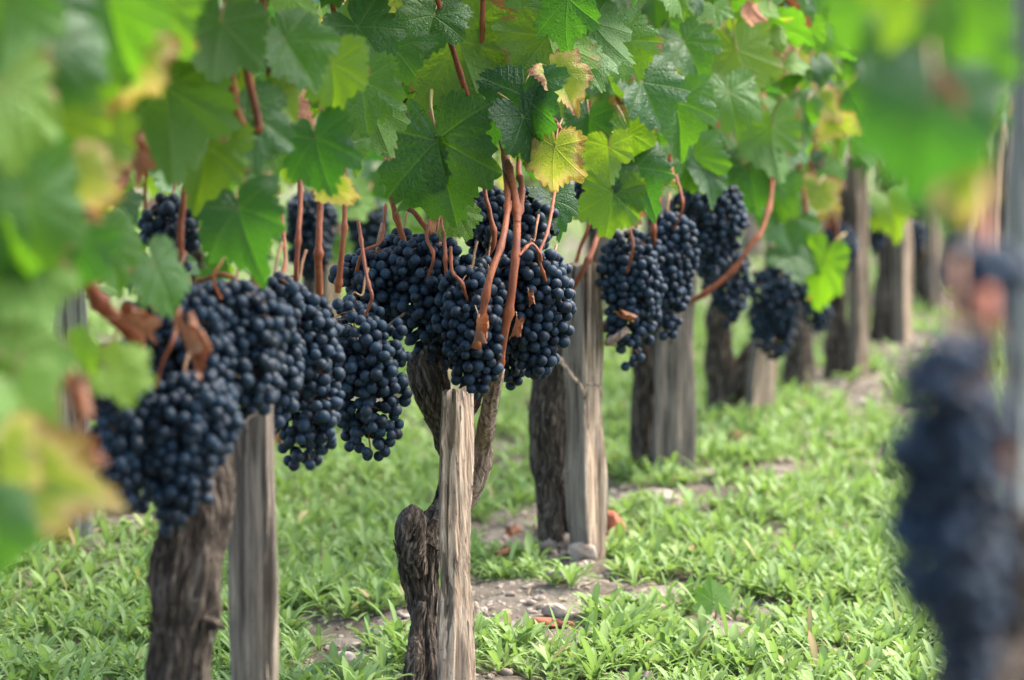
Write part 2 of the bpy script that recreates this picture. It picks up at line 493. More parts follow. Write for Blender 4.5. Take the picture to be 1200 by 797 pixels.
# ------------------------------------------------------------------ weeds (uncountable ground cover)
CLEAR = [tuple(P(508, 800, 4.27)[:2]), tuple(gp(836, 735)[:2]), tuple(gp(645, 750)[:2]), tuple(gp(672, 672)[:2]), tuple(gp(405, 775)[:2])]
def weed_cover():
    acc = []
    def batch(x, y, nleaf, seg, size, seed):
        r = np.random.default_rng(seed)
        n = len(x)
        z = gheight(x, y)
        m = n * nleaf
        bx = np.repeat(x, nleaf); by = np.repeat(y, nleaf); bz = np.repeat(z, nleaf)
        sz = np.repeat(r.uniform(0.6, 1.35, n) * size, nleaf) * r.uniform(0.65, 1.15, m)
        az = np.tile(np.arange(nleaf) * 2.4, n) + np.repeat(r.uniform(0, 6.28, n), nleaf) + r.normal(0, 0.25, m)
        el0 = np.radians(np.clip(r.normal(57, 17, m), 18, 89))
        bend = np.radians(r.uniform(15, 75, m))
        wid = sz * r.uniform(0.060, 0.125, m)
        lift = np.tile(np.linspace(0, 0.5, nleaf), n) * sz * 0.6 * r.uniform(0, 1, m)
        tint = np.clip(np.repeat(r.uniform(0.05, 0.8, n), nleaf) + r.normal(0, 0.12, m), 0, 0.95)
        dead = r.uniform(size=m) < 0.015
        tint = np.where(dead, r.uniform(0.97, 1, m), tint)
        ts = np.linspace(0, 1, seg + 1)
        prof = np.interp(ts, [0, 0.15, 0.45, 0.7, 0.9, 1.0], [0.30, 0.42, 0.85, 1.0, 0.6, 0.04])
        hx = np.zeros(m); hz = np.zeros(m)
        VV = np.zeros((m, seg + 1, 3, 3)); 
        mid = np.zeros((m, seg + 1, 3)); mid[:, :, 1] = 1
        px, pz = np.zeros(m), np.zeros(m)
        ca, sa = np.cos(az), np.sin(az)
        for q, t in enumerate(ts):
            if q:
                e = el0 - bend * (t - 0.5 / seg)
                px = px + np.cos(e) * sz / seg; pz = pz + np.sin(e) * sz / seg
            wq = wid * prof[q]
            for s_, k in ((-1, 0), (0, 1), (1, 2)):
                up = 0.35 * wq * abs(s_)
                VV[:, q, k, 0] = bx + ca * px - sa * wq * s_
                VV[:, q, k, 1] = by + sa * px + ca * wq * s_
                VV[:, q, k, 2] = bz + lift + pz + up
        base = (np.arange(m) * (seg + 1) * 3)[:, None, None]
        q = np.arange(seg)[None, :, None] * 3
        k = np.arange(2)[None, None, :]
        F = np.stack([base + q + k, base + q + k + 1, base + q + 3 + k + 1, base + q + 3 + k], -1).reshape(-1, 4)
        return VV.reshape(-1, 3), F, np.repeat(tint, (seg + 1) * 3), mid.reshape(-1)
    def scatter(n, y0, y1, seed, thr=0.0, margin=0.7):
        r = np.random.default_rng(seed)
        y = r.uniform(y0, y1, n)
        half = 0.155 * y + margin
        x = r.uniform(-1, 1, n) * half + 0.05 * (y - 4)
        rd = rowdist(x, y)
        p = np.stack([x, y, np.zeros(n)], 1)
        patch = fbm(p * 3.6, 24, 3) * 1.5 + fbm(p * 11, 33, 2)
        # clear, worked strip under each row; cover thickens in the alleys
        keep = patch + np.clip((rd - 0.20) * 1.2, -0.09, 0.20) + 0.105 + thr > r.uniform(-0.06, 0.06, n)
        for bx, by in CLEAR:      # trodden, bare soil at the foot of the stakes
            keep &= ((x - bx) / 0.055) ** 2 + ((y - by + 0.08) / 0.17) ** 2 > r.uniform(0.7, 1.3, n)
        return x[keep], y[keep]
    A = Acc()
    for (n, y0, y1, nl, seg, size, seed, mg) in (
            (10500, 3.4, 6.6, 9, 5, 0.043, 1, 0.5), (9000, 3.6, 7.5, 6, 4, 0.024, 6, 0.4), (8200, 6.4, 10, 8, 4, 0.046, 2, 0.5), (8000, 9.8, 18, 6, 3, 0.056, 3, 0.8),
            (1500, 1.2, 3.5, 7, 4, 0.055, 4, 0.6), (5000, 17, 34, 5, 2, 0.09, 5, 3)):
        x, y = scatter(n, y0, y1, seed, margin=mg)
        V, F, t, mi = batch(x, y, nl, seg, size, seed + 50)
        A.add(V, F, tint=t, mid=mi)
    # thin grass blades, sparse and taller
    r = np.random.default_rng(77)
    for (n, y0, y1, size, seed) in ((1500, 3.4, 8.5, 0.062, 91), (1200, 8, 16, 0.08, 92)):
        x, y = scatter(n, y0, y1, seed, thr=0.15)
        V, F, t, mi = batch(x, y, 4, 5, size, seed + 50)
        # narrow the blade about its own midline
        v3 = V.reshape(-1, 3, 3); v3[:, [0, 2]] = v3[:, 1:2] + (v3[:, [0, 2]] - v3[:, 1:2]) * 0.30
        A.add(v3.reshape(-1, 3), F, tint=np.where(r.uniform(size=len(t)) < 0.0, 1, t), mid=mi * 0)
    return A.mesh('weeds', M_WEED)
tag(obj('weeds', weed_cover()), 'bright green low weeds with narrow leaves covering the alley', 'weeds', kind='stuff')

def sphere_arrays(seg, rings, sq=1.0):
    V = [(0, 0, 1)]
    for a in range(1, rings):
        p = math.pi * a / rings
        for b in range(seg):
            t = 2 * math.pi * b / seg
            V.append((math.sin(p) * math.cos(t), math.sin(p) * math.sin(t), math.cos(p)))
    V.append((0, 0, -1))
    F = []
    for b in range(seg): F.append((0, 1 + b, 1 + (b + 1) % seg))
    for a in range(rings - 2):
        for b in range(seg):
            p = 1 + a * seg + b; q = 1 + a * seg + (b + 1) % seg
            F += [(p, p + seg, q + seg), (p, q + seg, q)]
    l = len(V) - 1
    for b in range(seg): F.append((l, 1 + (rings - 2) * seg + (b + 1) % seg, 1 + (rings - 2) * seg + b))
    return np.array(V, float) * (1, 1, sq), np.array(F)

# gravel and crumbs of earth: uncountable
def gravel():
    A = Acc()
    r = np.random.default_rng(11)
    ico_v, ico_f = sphere_arrays(8, 5)
    n = 8500
    y = r.uniform(3.6, 13, n)
    for k in range(n):
        c = C1 if r.uniform() < 0.7 else C0
        x = rowx(c, y[k]) + r.normal(0.03, 0.19)
        s = min(0.013, abs(r.normal(0.0, 0.0040)) + 0.0016)
        V = ico_v * (0.75 + 0.5 * r.uniform(size=(len(ico_v), 1))) * r.uniform(0.6, 1.2, 3) * (1, 1, 0.75) * s
        a = r.uniform(0, 6.28)
        V = V @ np.array([[math.cos(a), -math.sin(a), 0], [math.sin(a), math.cos(a), 0], [0, 0, 1]])
        A.add(V + (x, y[k], gz(x, y[k]) + s * 0.15), ico_f, mi=0 if r.uniform() < 0.28 else 1)
    return A.mesh('gravel', [M_STONE, M_CLOD], smooth=False)
tag(obj('gravel', gravel()), 'loose gravel and crumbs of earth strewn under the vines', 'gravel', kind='stuff')

def litter():
    A = Acc()
    r = np.random.default_rng(19)
    for k in range(1500):
        y = r.uniform(3.6, 12)
        c = C1 if r.uniform() < 0.75 else C0
        x = rowx(c, y) + r.normal(0.06, 0.26)
        a = r.uniform(0, 6.28); L = r.uniform(0.012, 0.06); wd = r.uniform(0.0006, 0.0016)
        z = gz(x, y) + 0.003
        d = np.array([math.cos(a), math.sin(a), r.normal(0, 0.18)]) * L
        p = np.array([x, y, z])
        V, F = sweep([p, p + d * 0.5 + (0, 0, r.uniform(0, 0.004)), p + d + (0, 0, r.uniform(-.002, 0.006))], [wd, wd, wd * 0.6], 5, 5)
        A.add(V, F)
    return A.mesh('litter', simple_noise_material('straw_and_twigs', [(0.35, (0.07, 0.042, 0.024)), (0.5, (0.19, 0.13, 0.075)), (0.65, (0.36, 0.28, 0.17))], 9, 0.8))
tag(obj('litter', litter()), 'dry straw and twig scraps lying on the soil', 'litter', kind='stuff')

# ------------------------------------------------------------------ vine leaves
VEIN_A = np.radians([0, 52, -52, 112, -112])
def leaf_arrays(seed, na, nr, curl=0.5, fold=0.25, dry=False):
    """blade of a vine leaf in local XY: petiole at the origin, tip towards +Y, upper face +Z; one unit = midrib"""
    r = np.random.default_rng(seed)
    kx = np.radians([-178, -166, -145, -112, -82, -52, -26, 0, 26, 52, 82, 112, 145, 166, 178])
    ky = np.array([0.10, 0.50, 0.64, 0.80, 0.66, 0.97, 0.77, 1.08, 0.77, 0.97, 0.66, 0.80, 0.64, 0.50, 0.10])
    ky = ky * r.uniform(0.93, 1.07, len(ky)); ky[0] = ky[-1] = 0.13
    th = np.linspace(kx[0], kx[-1], na)
    r0 = np.interp(th, kx, ky)
    ker = np.ones(max(3, na // 24)); ker /= ker.sum()
    pad = len(ker) // 2
    r0 = np.convolve(np.pad(r0, pad, mode='edge'), ker, 'valid')[:na]
    nt_ = 30
    ph = (th - kx[0]) / (kx[-1] - kx[0]) * nt_ + 0.35 * np.sin(th * 5 + seed)
    saw = np.abs((ph % 1.0) - 0.5) * 2
    big = np.abs(((ph / 2.0) % 1.0) - 0.5) * 2
    amp = 0.115
    ro = r0 * (1 - amp * saw ** 1.3 - 0.07 * big + 0.03 * np.interp(th, np.linspace(th[0], th[-1], 24), r.uniform(-1, 1, 24)))
    ang = np.arccos(np.clip(np.cos(th[:, None] - VEIN_A[None, :]), -1, 1))
    nearest = np.argmin(ang, 1)
    da = ang[np.arange(na), nearest]
    fr = np.linspace(0, 1, nr + 1)[1:] ** 0.85
    RR = ro[None, :] * fr[:, None]
    x = RR * np.sin(th)[None, :]
    y = RR * np.cos(th)[None, :]
    dd = RR * np.sin(da)[None, :]
    tt = RR * np.cos(da)[None, :]
    # shape: keel along the midrib, drooping margin, ripples, quilting between veins
    p1, p2, p3 = r.uniform(0, 6.28, 3)
    z = fold * np.abs(x) * (0.6 + 0.4 * r.uniform()) * (1 - 0.4 * np.abs(x))
    z = z - curl * (0.28 * RR ** 2 * (0.55 + 0.45 * np.cos(th * 2 + p1))[None, :])
    z = z + 0.075 * RR ** 2.2 * np.sin(th * 3 + p2)[None, :] + 0.03 * RR ** 3 * np.sin(th * 11 + p3)[None, :]
    z = z + 0.018 * np.sin(np.clip(da / 0.45, 0, 1) * np.pi)[None, :] * fr[:, None]
    z = z + 0.05 * RR * np.sin(x * 5 + p3) * np.sin(y * 4 + p1) + 0.05 * RR ** 2 * np.sin(x * 3.1 - y * 2.2 + p2)
    if dry:
        z = z + 0.5 * RR ** 2 * np.abs(np.sin(th * 1.5 + p1))[None, :] + 0.14 * RR * np.sin(th * 7 + p2)[None, :]
    z = z - curl * 0.38 * np.clip(y, 0, None) ** 2
    if nr > 12:
        z = z + 0.013 * np.abs(np.sin((tt - 0.85 * dd) * 7.5 * np.pi)) * np.clip(dd * 9, 0, 1) + 0.016 * RR * np.sin(x * 11 + p1) * np.sin(y * 9 + p2)
    V = np.concatenate([[[0, 0, 0]], np.stack([x, y, z], -1).reshape(-1, 3)])
    uv = np.concatenate([[[0, 0]], np.stack([dd, tt], -1).reshape(-1, 2)])
    edge = np.concatenate([[0], np.repeat(fr, na)])
    if dry:                      # rolled up lengthways
        a = V[:, 0] * 4.2 + 0.9 * V[:, 1]
        V = np.stack([np.sin(a) / 4.2, V[:, 1] + 0.05 * np.sin(a * 2), 0.6 * V[:, 2] + (1 - np.cos(a)) / 4.2], 1)
    F = []
    j = np.arange(na - 1)
    F0 = np.stack([np.zeros(na - 1, int), 1 + j + 1, 1 + j, 1 + j], -1)
    tri = np.stack([np.zeros(na - 1, int), 1 + j + 1, 1 + j], -1)
    quads = []
    for q in range(nr - 1):
        b = 1 + q * na
        quads.append(np.stack([b + j, b + j + 1, b + na + j + 1, b + na + j], -1))
    quads = np.concatenate(quads)
    quads = np.concatenate([quads[:, [0, 1, 2]], quads[:, [0, 2, 3]]])
    quads = quads[:, ::1]
    F = np.concatenate([tri, quads])
    # upper side must look to +Z
    a, b, c = V[F[0, 0]], V[F[0, 1]], V[F[0, 2]]
    if np.cross(b - a, c - a)[2] < 0: F[:len(tri)] = F[:len(tri)][:, ::-1]
    k = len(tri) + 5
    a, b, c = V[F[k, 0]], V[F[k, 1]], V[F[k, 2]]
    if np.cross(b - a, c - a)[2] < 0: F[len(tri):] = F[len(tri):][:, ::-1]
    return V, F, uv, edge

LEAF_HI = [leaf_arrays(100 + q, 145, 20, curl=[0.5, 1.2, 0.7, 1.5, 0.35, 1.0, 1.3, 0.6][q], fold=[0.35, 0.2, 0.7, 0.4, 0.12, 0.95, 0.5, 0.6][q]) for q in range(8)]
LEAF_LO = [leaf_arrays(200 + q, 69, 3, curl=rng.uniform(0.2, 1.0), fold=rng.uniform(0.05, 0.6)) for q in range(8)]
LEAF_DRY = [leaf_arrays(300 + q, 91, 6, curl=0.9, fold=0.6, dry=True) for q in range(3)]
MESH_LEAF = {}
for kind, m in (('g', M_GREEN), ('y', M_YEL), ('b', M_BRN)):
    for q, (V, F, uv, e) in enumerate(LEAF_HI):
        MESH_LEAF[kind, q] = mesh_from('leaf_' + kind, V, F, m, uv=uv, attrs={'edge': e})
for q, (V, F, uv, e) in enumerate(LEAF_DRY):
    MESH_LEAF['d', q] = mesh_from('leaf_dry', V, F, M_BRN, uv=uv, attrs={'edge': e})
PET_V, PET_F = sweep([(0, 0.01, -0.01), (0, -0.10, -0.02), (0.03, -0.38, -0.14), (0.05, -0.62, -0.42)], [0.016, 0.017, 0.017, 0.024], 10, 6)
PET_MESH = mesh_from('petiole', PET_V, PET_F, M_PET)

def frame(tip, nrm):
    nrm = np.asarray(nrm, float); nrm = nrm / np.linalg.norm(nrm)
    tip = np.asarray(tip, float); tip = tip - nrm * (tip @ nrm)
    tip /= np.linalg.norm(tip) + 1e-9
    x = np.cross(tip, nrm)
    return np.stack([x, tip, nrm], 1)            # columns

def place_leaf(root, pos, tip, nrm, size, kind='g', var=0, label=None, petiole=True, tint=None):
    Mx = frame(tip, nrm)
    o = bpy.data.objects.new('leaf', MESH_LEAF[kind, var])
    COL.objects.link(o)
    o.parent = root
    m = Matrix(np.vstack([np.hstack([Mx * size, (np.asarray(pos) - np.array(root.location))[:, None]]), [[0, 0, 0, 1]]]).tolist())
    o.matrix_basis = m
    o['leaf_tint'] = float(rng.beta(1.4, 1.35) * 0.98 if tint is None else tint)
    if label: o['label'] = label
    if petiole:
        p = bpy.data.objects.new('petiole', PET_MESH)
        COL.objects.link(p)
        p.parent = o
    return o

HEROES = []
def hero(root, px, py, d, size_px, ang, nx, nz, kind='g', var=0, back=False, label=None, ny=1.0, tint=None):
    """leaf whose middle sits in the world at photo pixel px,py and depth d; ang = lean of the tip from straight down; nx, nz tilt its face"""
    size = size_px / FPX * d / 1.42
    if root is v.get(-2) and tint is None: tint = rng.uniform(0.3, 0.95)
    HEROES.append((px, py, d, size_px))
    tip = np.array([math.sin(R(ang)), 0, -math.cos(R(ang))])
    nrm = np.array([nx + rng.normal(0, 0.34), -ny, nz + rng.normal(0.1, 0.30)])
    if back: nrm = -nrm
    Mx = frame(tip, nrm)
    pos = P(px, py, d) - Mx[:, 1] * size * 0.25
    return place_leaf(root, pos, tip, nrm, size, kind, var, label, tint=tint)

# where the underside of the leaf wall hangs in the row, seen along the alley (photo x -> lowest photo y)
YLOW = ([-400, 0, 100, 200, 260, 330, 400, 460, 520, 580, 640, 700, 760, 850, 900, 950, 1000, 1100, 1300],
        [330, 330, 285, 262, 262, 225, 175, 185, 205, 165, 185, 215, 225, 215, 265, 240, 225, 225, 225])

def canopy(root, c, n, count, seed, n_objects, zlo=0.56, ztop=1.16, clear=True, ring=0.5):
    r = np.random.default_rng(seed)
    y0 = vy(n)
    got = []
    tries = 0
    while len(got) < count and tries < count * 20:
        tries += 1
        a = r.uniform(-ring, ring)
        hgt = zlo + (ztop - zlo) * r.uniform() ** 0.9
        width = 0.13 + 0.10 * math.sin(min(1, (hgt - zlo) / 0.35) * 1.57)
        s = width * (2 * r.beta(0.75, 0.6) - 1)
        p = np.array([rowx(c, y0), y0, 0]) + ROWD * a + ROWN * s
        p[2] = hgt
        size = np.clip(r.normal(0.051, 0.012), 0.028, 0.078) if r.uniform() < 0.66 else r.uniform(0.022, 0.043)
        nrm = ROWN * (1.0 if s > -0.03 else -1.0) * r.uniform(0.1, 1.1) + np.array([0, -1, 0]) * r.normal(0.35, 0.5) + np.array([0, 0, 1]) * r.uniform(0.0, 0.9) + r.normal(0, 0.5, 3)
        if r.uniform() < 0.25: nrm = -nrm
        tip = np.array([0, 0, -1.0]) + r.normal(0, 0.55, 3) + ROWN * 0.2 * np.sign(s)
        low = p + frame(tip, nrm)[:, 1] * size * 0.9
        if clear:
            ok = True
            for pt in (p, low):
                qx, qy, d = proj(pt)
                if qy > np.interp(qx, *YLOW): ok = False
            mid = p + frame(tip, nrm)[:, 1] * size * 0.35
            qx, qy, d = proj(mid)
            for hx, hy, hd, hs in HEROES:
                if d < hd + 0.03 and math.hypot(qx - hx, qy - hy) < 0.42 * hs + 0.62 * size * FPX / d: ok = False; break
            if not ok: continue
        u = r.uniform()
        kind = 'y' if u < 0.055 else ('b' if u < 0.08 else 'g')
        got.append((p, tip, nrm, size, kind, int(r.integers(8)), p @ ROWN + 0.25 * (-p[1] if False else 0)))
    got.sort(key=lambda g: -g[6] + 0.15 * g[0][2])
    for p, tip, nrm, size, kind, var, _ in got[:n_objects]:
        place_leaf(root, p, tip, nrm, size, kind, var)
    rest = got[n_objects:]
    if rest:
        A = Acc()
        loc = np.array(root.location)
        for p, tip, nrm, size, kind, var, _ in rest:
            V, F, uv, e = LEAF_LO[var]
            Mx = frame(tip, nrm)
            A.add((V * size) @ Mx.T + p - loc, F, uv=uv, mi={'g': 0, 'y': 1, 'b': 2}[kind], edge=e, tint=r.uniform())
        f = obj('foliage', A.mesh('foliage', [M_GREEN, M_YEL, M_BRN]), root)
        f['kind'] = 'stuff'

# ------------------------------------------------------------------ trunks, canes, stakes
def bark_disp(seed, ridge=0.16, lump=0.28, twist=2.0, lf=13.0):
    def f(th, s):
        a = th + twist * s
        p1 = np.stack([np.cos(a) * 4.2, np.sin(a) * 4.2, s * 9 + seed], 1)
        p2 = np.stack([np.cos(th) * 1.1, np.sin(th) * 1.1, s * lf + seed * 3], 1)
        p3 = np.stack([np.cos(a) * 9, np.sin(a) * 9, s * 26 + seed], 1)
        rid = 1 - 2 * np.abs(vnoise(p1, seed) - 0.5) * 2
        p4 = np.stack([np.cos(a) * 16, np.sin(a) * 16, s * 34 + seed], 1)
        return ridge * rid + lump * 2 * fbm(p2, seed + 5, 3) + ridge * 1.0 * (vnoise(p3, seed + 9) - 0.5) + ridge * 0.9 * (vnoise(p4, seed + 11) - 0.5)
    return f

def trunk_mesh(root, paths, seed, m=110, k=56, mat=None, strips=0, **kw):
    A = Acc()
    loc = np.array(root.location)
    r = np.random.default_rng(seed)
    for q, (pts, rad) in enumerate(paths):
        pts = np.asarray(pts, float) - loc
        V, F = sweep(pts, rad, m if q == 0 else m // 2, k if q == 0 else 36, bark_disp(seed + q * 7, **kw))
        A.add(V, F)
        for _ in range(strips if q == 0 else strips // 3):      # peeling shreds of bark
            pr = catmull(np.hstack([pts, np.asarray(rad)[:, None]]), 60)
            a = int(r.integers(2, 44)); ln = int(r.integers(6, 15))
            th = r.uniform(0, 6.28); w_ = r.uniform(0.0012, 0.004)
            b = min(a + ln, 59)
            tt = np.linspace(0, 1, b - a)
            rr = pr[a:b, 3] * (1.08 + 0.32 * tt ** 2 * r.uniform(0.2, 1.2))
            rad_d = np.stack([np.cos(th + tt * 0.3), np.sin(th + tt * 0.3), 0 * tt], 1)
            tan_d = np.stack([-np.sin(th + tt * 0.3), np.cos(th + tt * 0.3), 0 * tt], 1)
            cc = pr[a:b, :3] + rad_d * rr[:, None]
            ww = (w_ * (1 - 0.7 * tt))[:, None]
            V = np.stack([cc - tan_d * ww, cc + tan_d * ww, cc + tan_d * ww - rad_d * 0.0012, cc - tan_d * ww - rad_d * 0.0012], 1).reshape(-1, 3)
            F = []
            for z in range(b - a - 1):
                for e in range(4):
                    F.append((z * 4 + e, z * 4 + (e + 1) % 4, z * 4 + 4 + (e + 1) % 4, z * 4 + 4 + e))
            if F: A.add(V, np.array(F))
    return obj('trunk', A.mesh('trunk', mat or M_BARK), root)

def cane(root, pts, r0, r1, seed, mat=None, m=40, node=0.07, label=None):
    loc = np.array(root.location)
    pts = np.asarray(pts, float) - loc
    rad = np.linspace(r0, r1, len(pts)) * 0.92
    rg = np.random.default_rng(seed)
    off = rg.uniform(0, 1)
    def disp(th, s):
        x = (s / node + off) % 1.0
        bulge = -0.10 + 0.48 * np.exp(-((x - 0.5) / 0.075) ** 2)
        p = np.stack([np.cos(th) * 2, np.sin(th) * 2, s * 30 + seed], 1)
        return bulge + 0.16 * (vnoise(p, seed) - 0.5)
    V, F = sweep(pts, rad, m, 12, disp)
    o = obj('cane', mesh_from('cane', V, F, mat or M_CANE), root)
    if label: o['label'] = label
    return o

def stake(label, base, h, w_, dpt, yaw, mat, seed, lean=(0, 0), top=0.02, group='wooden stakes along the vine rows', name='wooden_stake', cat='stake', shape=None):
    r = np.random.default_rng(seed)
    root_z = base[2]
    corners = np.array(shape if shape is not None else [(-1, -1), (1, -1), (1, 1), (-1, 1)], float) * 0.5
    corners = corners * (w_, dpt) + r.normal(0, 0.03 * w_, corners.shape)
    ns = 14
    ring, side = [], []
    nc = len(corners)
    for q in range(nc):
        a, b = corners[q], corners[(q + 1) % nc]
        for t in np.linspace(0.045, 0.955, ns):
            ring.append(a + (b - a) * t); side.append(q)
    ring = np.array(ring); side = np.array(side)
    k = len(ring)
    m = 64
    zz = np.linspace(-0.12, h, m)
    cy, sy = math.cos(yaw), math.sin(yaw)
    nrm = ring / np.linalg.norm(ring, axis=1)[:, None]
    VV = np.zeros((m, k, 3))
    topz = np.interp(vnoise(np.stack([ring[:, 0] * 90, ring[:, 1] * 90, np.zeros(k) + seed], 1), seed), [0, 1], [-1, 1]) * top * 0.6 + ring[:, 0] * top * 14 * r.uniform(-1, 1)
    for q, z in enumerate(zz):
        taper = 1.03 - 0.08 * max(z, 0) / h
        p = np.stack([ring[:, 0] * 130, ring[:, 1] * 130, np.full(k, z * 5.0 + seed)], 1)
        p2 = np.stack([ring[:, 0] * 330, ring[:, 1] * 330, np.full(k, z * 9.0 + seed)], 1)
        g = -0.009 * np.clip((vnoise(p, seed) - 0.64) * 6, 0, 1) - 0.0022 * vnoise(p2, seed + 3) + 0.006 * (vnoise(np.array([[z * 9, seed, 1.0]]), seed)[0] - 0.5)
        p5 = np.stack([ring[:, 0] * 45, ring[:, 1] * 45, np.full(k, z * 8 + seed * 5)], 1)
        g = g + 0.16 * w_ * (vnoise(p5, seed + 21) - 0.5) + 0.05 * w_ * (vnoise(p5 * 3.1, seed + 23) - 0.5)
        xy = ring * taper + nrm * g[:, None]
        bow = 0.012 * math.sin(z * 5 + seed)
        f = max(z, 0) / h
        zt = z + topz * (f ** 6)
        X = xy[:, 0] * cy - xy[:, 1] * sy + lean[0] * z + bow * 0.4
        Y = xy[:, 0] * sy + xy[:, 1] * cy + lean[1] * z
        VV[q] = np.stack([X, Y, zt], 1)
    V = VV.reshape(-1, 3)
    i = np.arange(m - 1)[:, None] * k; j = np.arange(k)[None, :]; j2 = (j + 1) % k
    F = np.stack([i + j, i + j2, i + k + j2, i + k + j], -1).reshape(-1, 4)
    tc = VV[-1].mean(0); tc[2] -= 0.004
    V = np.vstack([V, tc])
    jj = np.arange(k); b = (m - 1) * k
    cap = np.stack([b + jj, b + (jj + 1) % k, np.full(k, len(V) - 1)], -1)
    F3 = np.concatenate([F[:, [0, 1, 2]], F[:, [0, 2, 3]], cap])
    side_tone = np.concatenate([np.tile(np.isin(side, (3, 4)).astype(float), m), [1]])  # marks the left side and cap centre to mix in darker grey
    o = obj(name, mesh_from(name, V, F3, mat, attrs={'side_tone': side_tone}, sharp=R(50)), None, base)
    return tag(o, label, cat, group)

# ------------------------------------------------------------------ grapes
SPH_HI = sphere_arrays(24, 14, 1.03)
SPH_LO = sphere_arrays(12, 8, 1.02)
BERRY_MESH = mesh_from('berry', SPH_HI[0], SPH_HI[1], M_BERRY)

def pack_bunch(L, Rad, rb, seed, wing=0.0):
    r = np.random.default_rng(seed)
    def prof(t):
        return Rad * np.interp(t, [0, 0.08, 0.22, 0.45, 0.7, 0.9, 1.0], [0.34, 0.74, 1.0, 0.96, 0.74, 0.50, 0.24])
    ts = np.linspace(0, 1, 50)
    vol = np.trapz(np.pi * prof(ts) ** 2, ts * L) * 0.80
    n = int(np.clip(vol * 0.60 / (4.19 * rb ** 3), 25, 330))
    t = r.uniform(0, 1, n * 3)
    keep = r.uniform(size=n * 3) < (prof(t) / Rad) ** 2
    t = t[keep][:n]; n = len(t)
    a = r.uniform(0, 6.28, n)
    q = np.sqrt(r.uniform(0, 1, n)) * prof(t)
    p = np.stack([np.cos(a) * q, np.sin(a) * q * 0.85, -t * L], 1)
    rad = np.clip(r.normal(rb, rb * 0.085, n), rb * 0.72, rb * 1.2)
    rad[r.uniform(size=n) < 0.03] *= 0.7
    lumps = r.uniform(0, 6.28, 3)
    for it in range(90):
        d = p[:, None, :] - p[None, :, :]
        dist = np.linalg.norm(d, axis=2) + np.eye(n)
        want = (rad[:, None] + rad[None, :]) * 0.985
        ov = np.clip(want - dist, 0, None); np.fill_diagonal(ov, 0)
        p += 0.5 * (d / dist[:, :, None] * ov[:, :, None]).sum(1) * 0.55
        t = np.clip(-p[:, 2] / L, 0, 1)
        ang = np.arctan2(p[:, 1], p[:, 0])
        lim = prof(t) * (1 + 0.17 * np.sin(ang * 2 + lumps[0] + t * 6) + 0.18 * np.sin(ang * 3 + lumps[1] - t * 9))
        lim = lim * (0.80 + 0.42 * vnoise(np.stack([np.cos(ang) * 1.3, np.sin(ang) * 1.3, t * L * 28 + seed], 1), seed))
        if wing: lim = lim * (1 + wing * np.exp(-((t - 0.15) / 0.14) ** 2) * np.clip(np.cos(ang - lumps[2]), 0, 1))
        q = np.hypot(p[:, 0], p[:, 1])
        f = np.where(q > lim - rad * 0.4, np.clip((lim - rad * 0.4) / (q + 1e-6), 0.3, 1), 1)
        f = 1 + (f - 1) * (0.35 if it < 70 else 0.10)
        p[:, :2] *= f[:, None]
        p[:, 2] = np.clip(p[:, 2], -L, 0.0) * 0.5 + p[:, 2] * 0.5
    return p, rad

def bunch(label, x0, x1, y0, y1, d, seed, lean=0.0, detail=True, rb=0.0069, wing=0.3, stemtop=None, group='bunches of dark grapes on the vines'):
    sc = FPX / d
    L = (y1 - y0) / sc - rb
    Rad = 0.5 * (x1 - x0) / sc
    topc = P((x0 + x1) / 2, y0, d); topc[2] -= rb
    p, rad = pack_bunch(L, Rad * 1.12, rb, seed, wing)
    p[:, 0] += -p[:, 2] * lean - 0.5 * lean * L
    root = thing('grape_bunch', label, 'grape bunch', topc, group)
    r = np.random.default_rng(seed + 1)
    view = (topc - CAM) / np.linalg.norm(topc - CAM)
    sc_ = p @ view
    order = np.argsort(sc_)
    nobj = 100 if detail else 0
    A = Acc()
    for k, q in enumerate(order):
        if k < nobj:
            o = bpy.data.objects.new('berry', BERRY_MESH)
            COL.objects.link(o)
            o.parent = root
            o.location = p[q]; o.scale = rad[q] * r.uniform(0.95, 1.06, 3)
            o.rotation_euler = r.uniform(0, 3, 3)
        else:
            A.add(SPH_LO[0] * rad[q] + p[q], SPH_LO[1])
    if A.V:
        b = obj('berries', A.mesh('berries', M_BERRY), root)
        b['kind'] = 'stuff'
    # stalk: peduncle down through the bunch and short pedicels
    S_ = Acc()
    up = [(0.006, 0.045, 0.035), (0.003, 0.020, 0.022), (0.0, 0.006, 0.004)] if stemtop is None else [np.asarray(stemtop) - topc, (0.0, 0.004, 0.02)]
    V, F = sweep([*up, (-0.5 * lean * L, 0, 0), (0.0, 0, -L * 0.5), (0.4 * lean * L, 0, -L * 0.9)], np.linspace(0.0019, 0.0008, len(up) + 3), 24, 7)
    S_.add(V, F)
    for q in r.permutation(len(p))[:40]:
        c = np.array([(-0.5 + min(1, -p[q, 2] / L)) * lean * L, 0, min(0, p[q, 2] + 0.012)])
        V, F = sweep([c, (c + p[q]) / 2 + (0, 0, 0.003), p[q]], [0.0009, 0.0008, 0.0009], 5, 5)
        S_.add(V, F)
    obj('stem', S_.mesh('stem', M_STEM), root)
    return root

# ------------------------------------------------------------------ the vines
VG = 'grapevines standing in rows'
def ground_pt(c, n, off=0.0, side=0.0):
    y = vy(n) + off
    p = np.array([rowx(c, y), y, 0.0]) + ROWN * side
    p[2] = gz(p[0], p[1])
    return p

def at(px, py, d): return P(px, py, d)

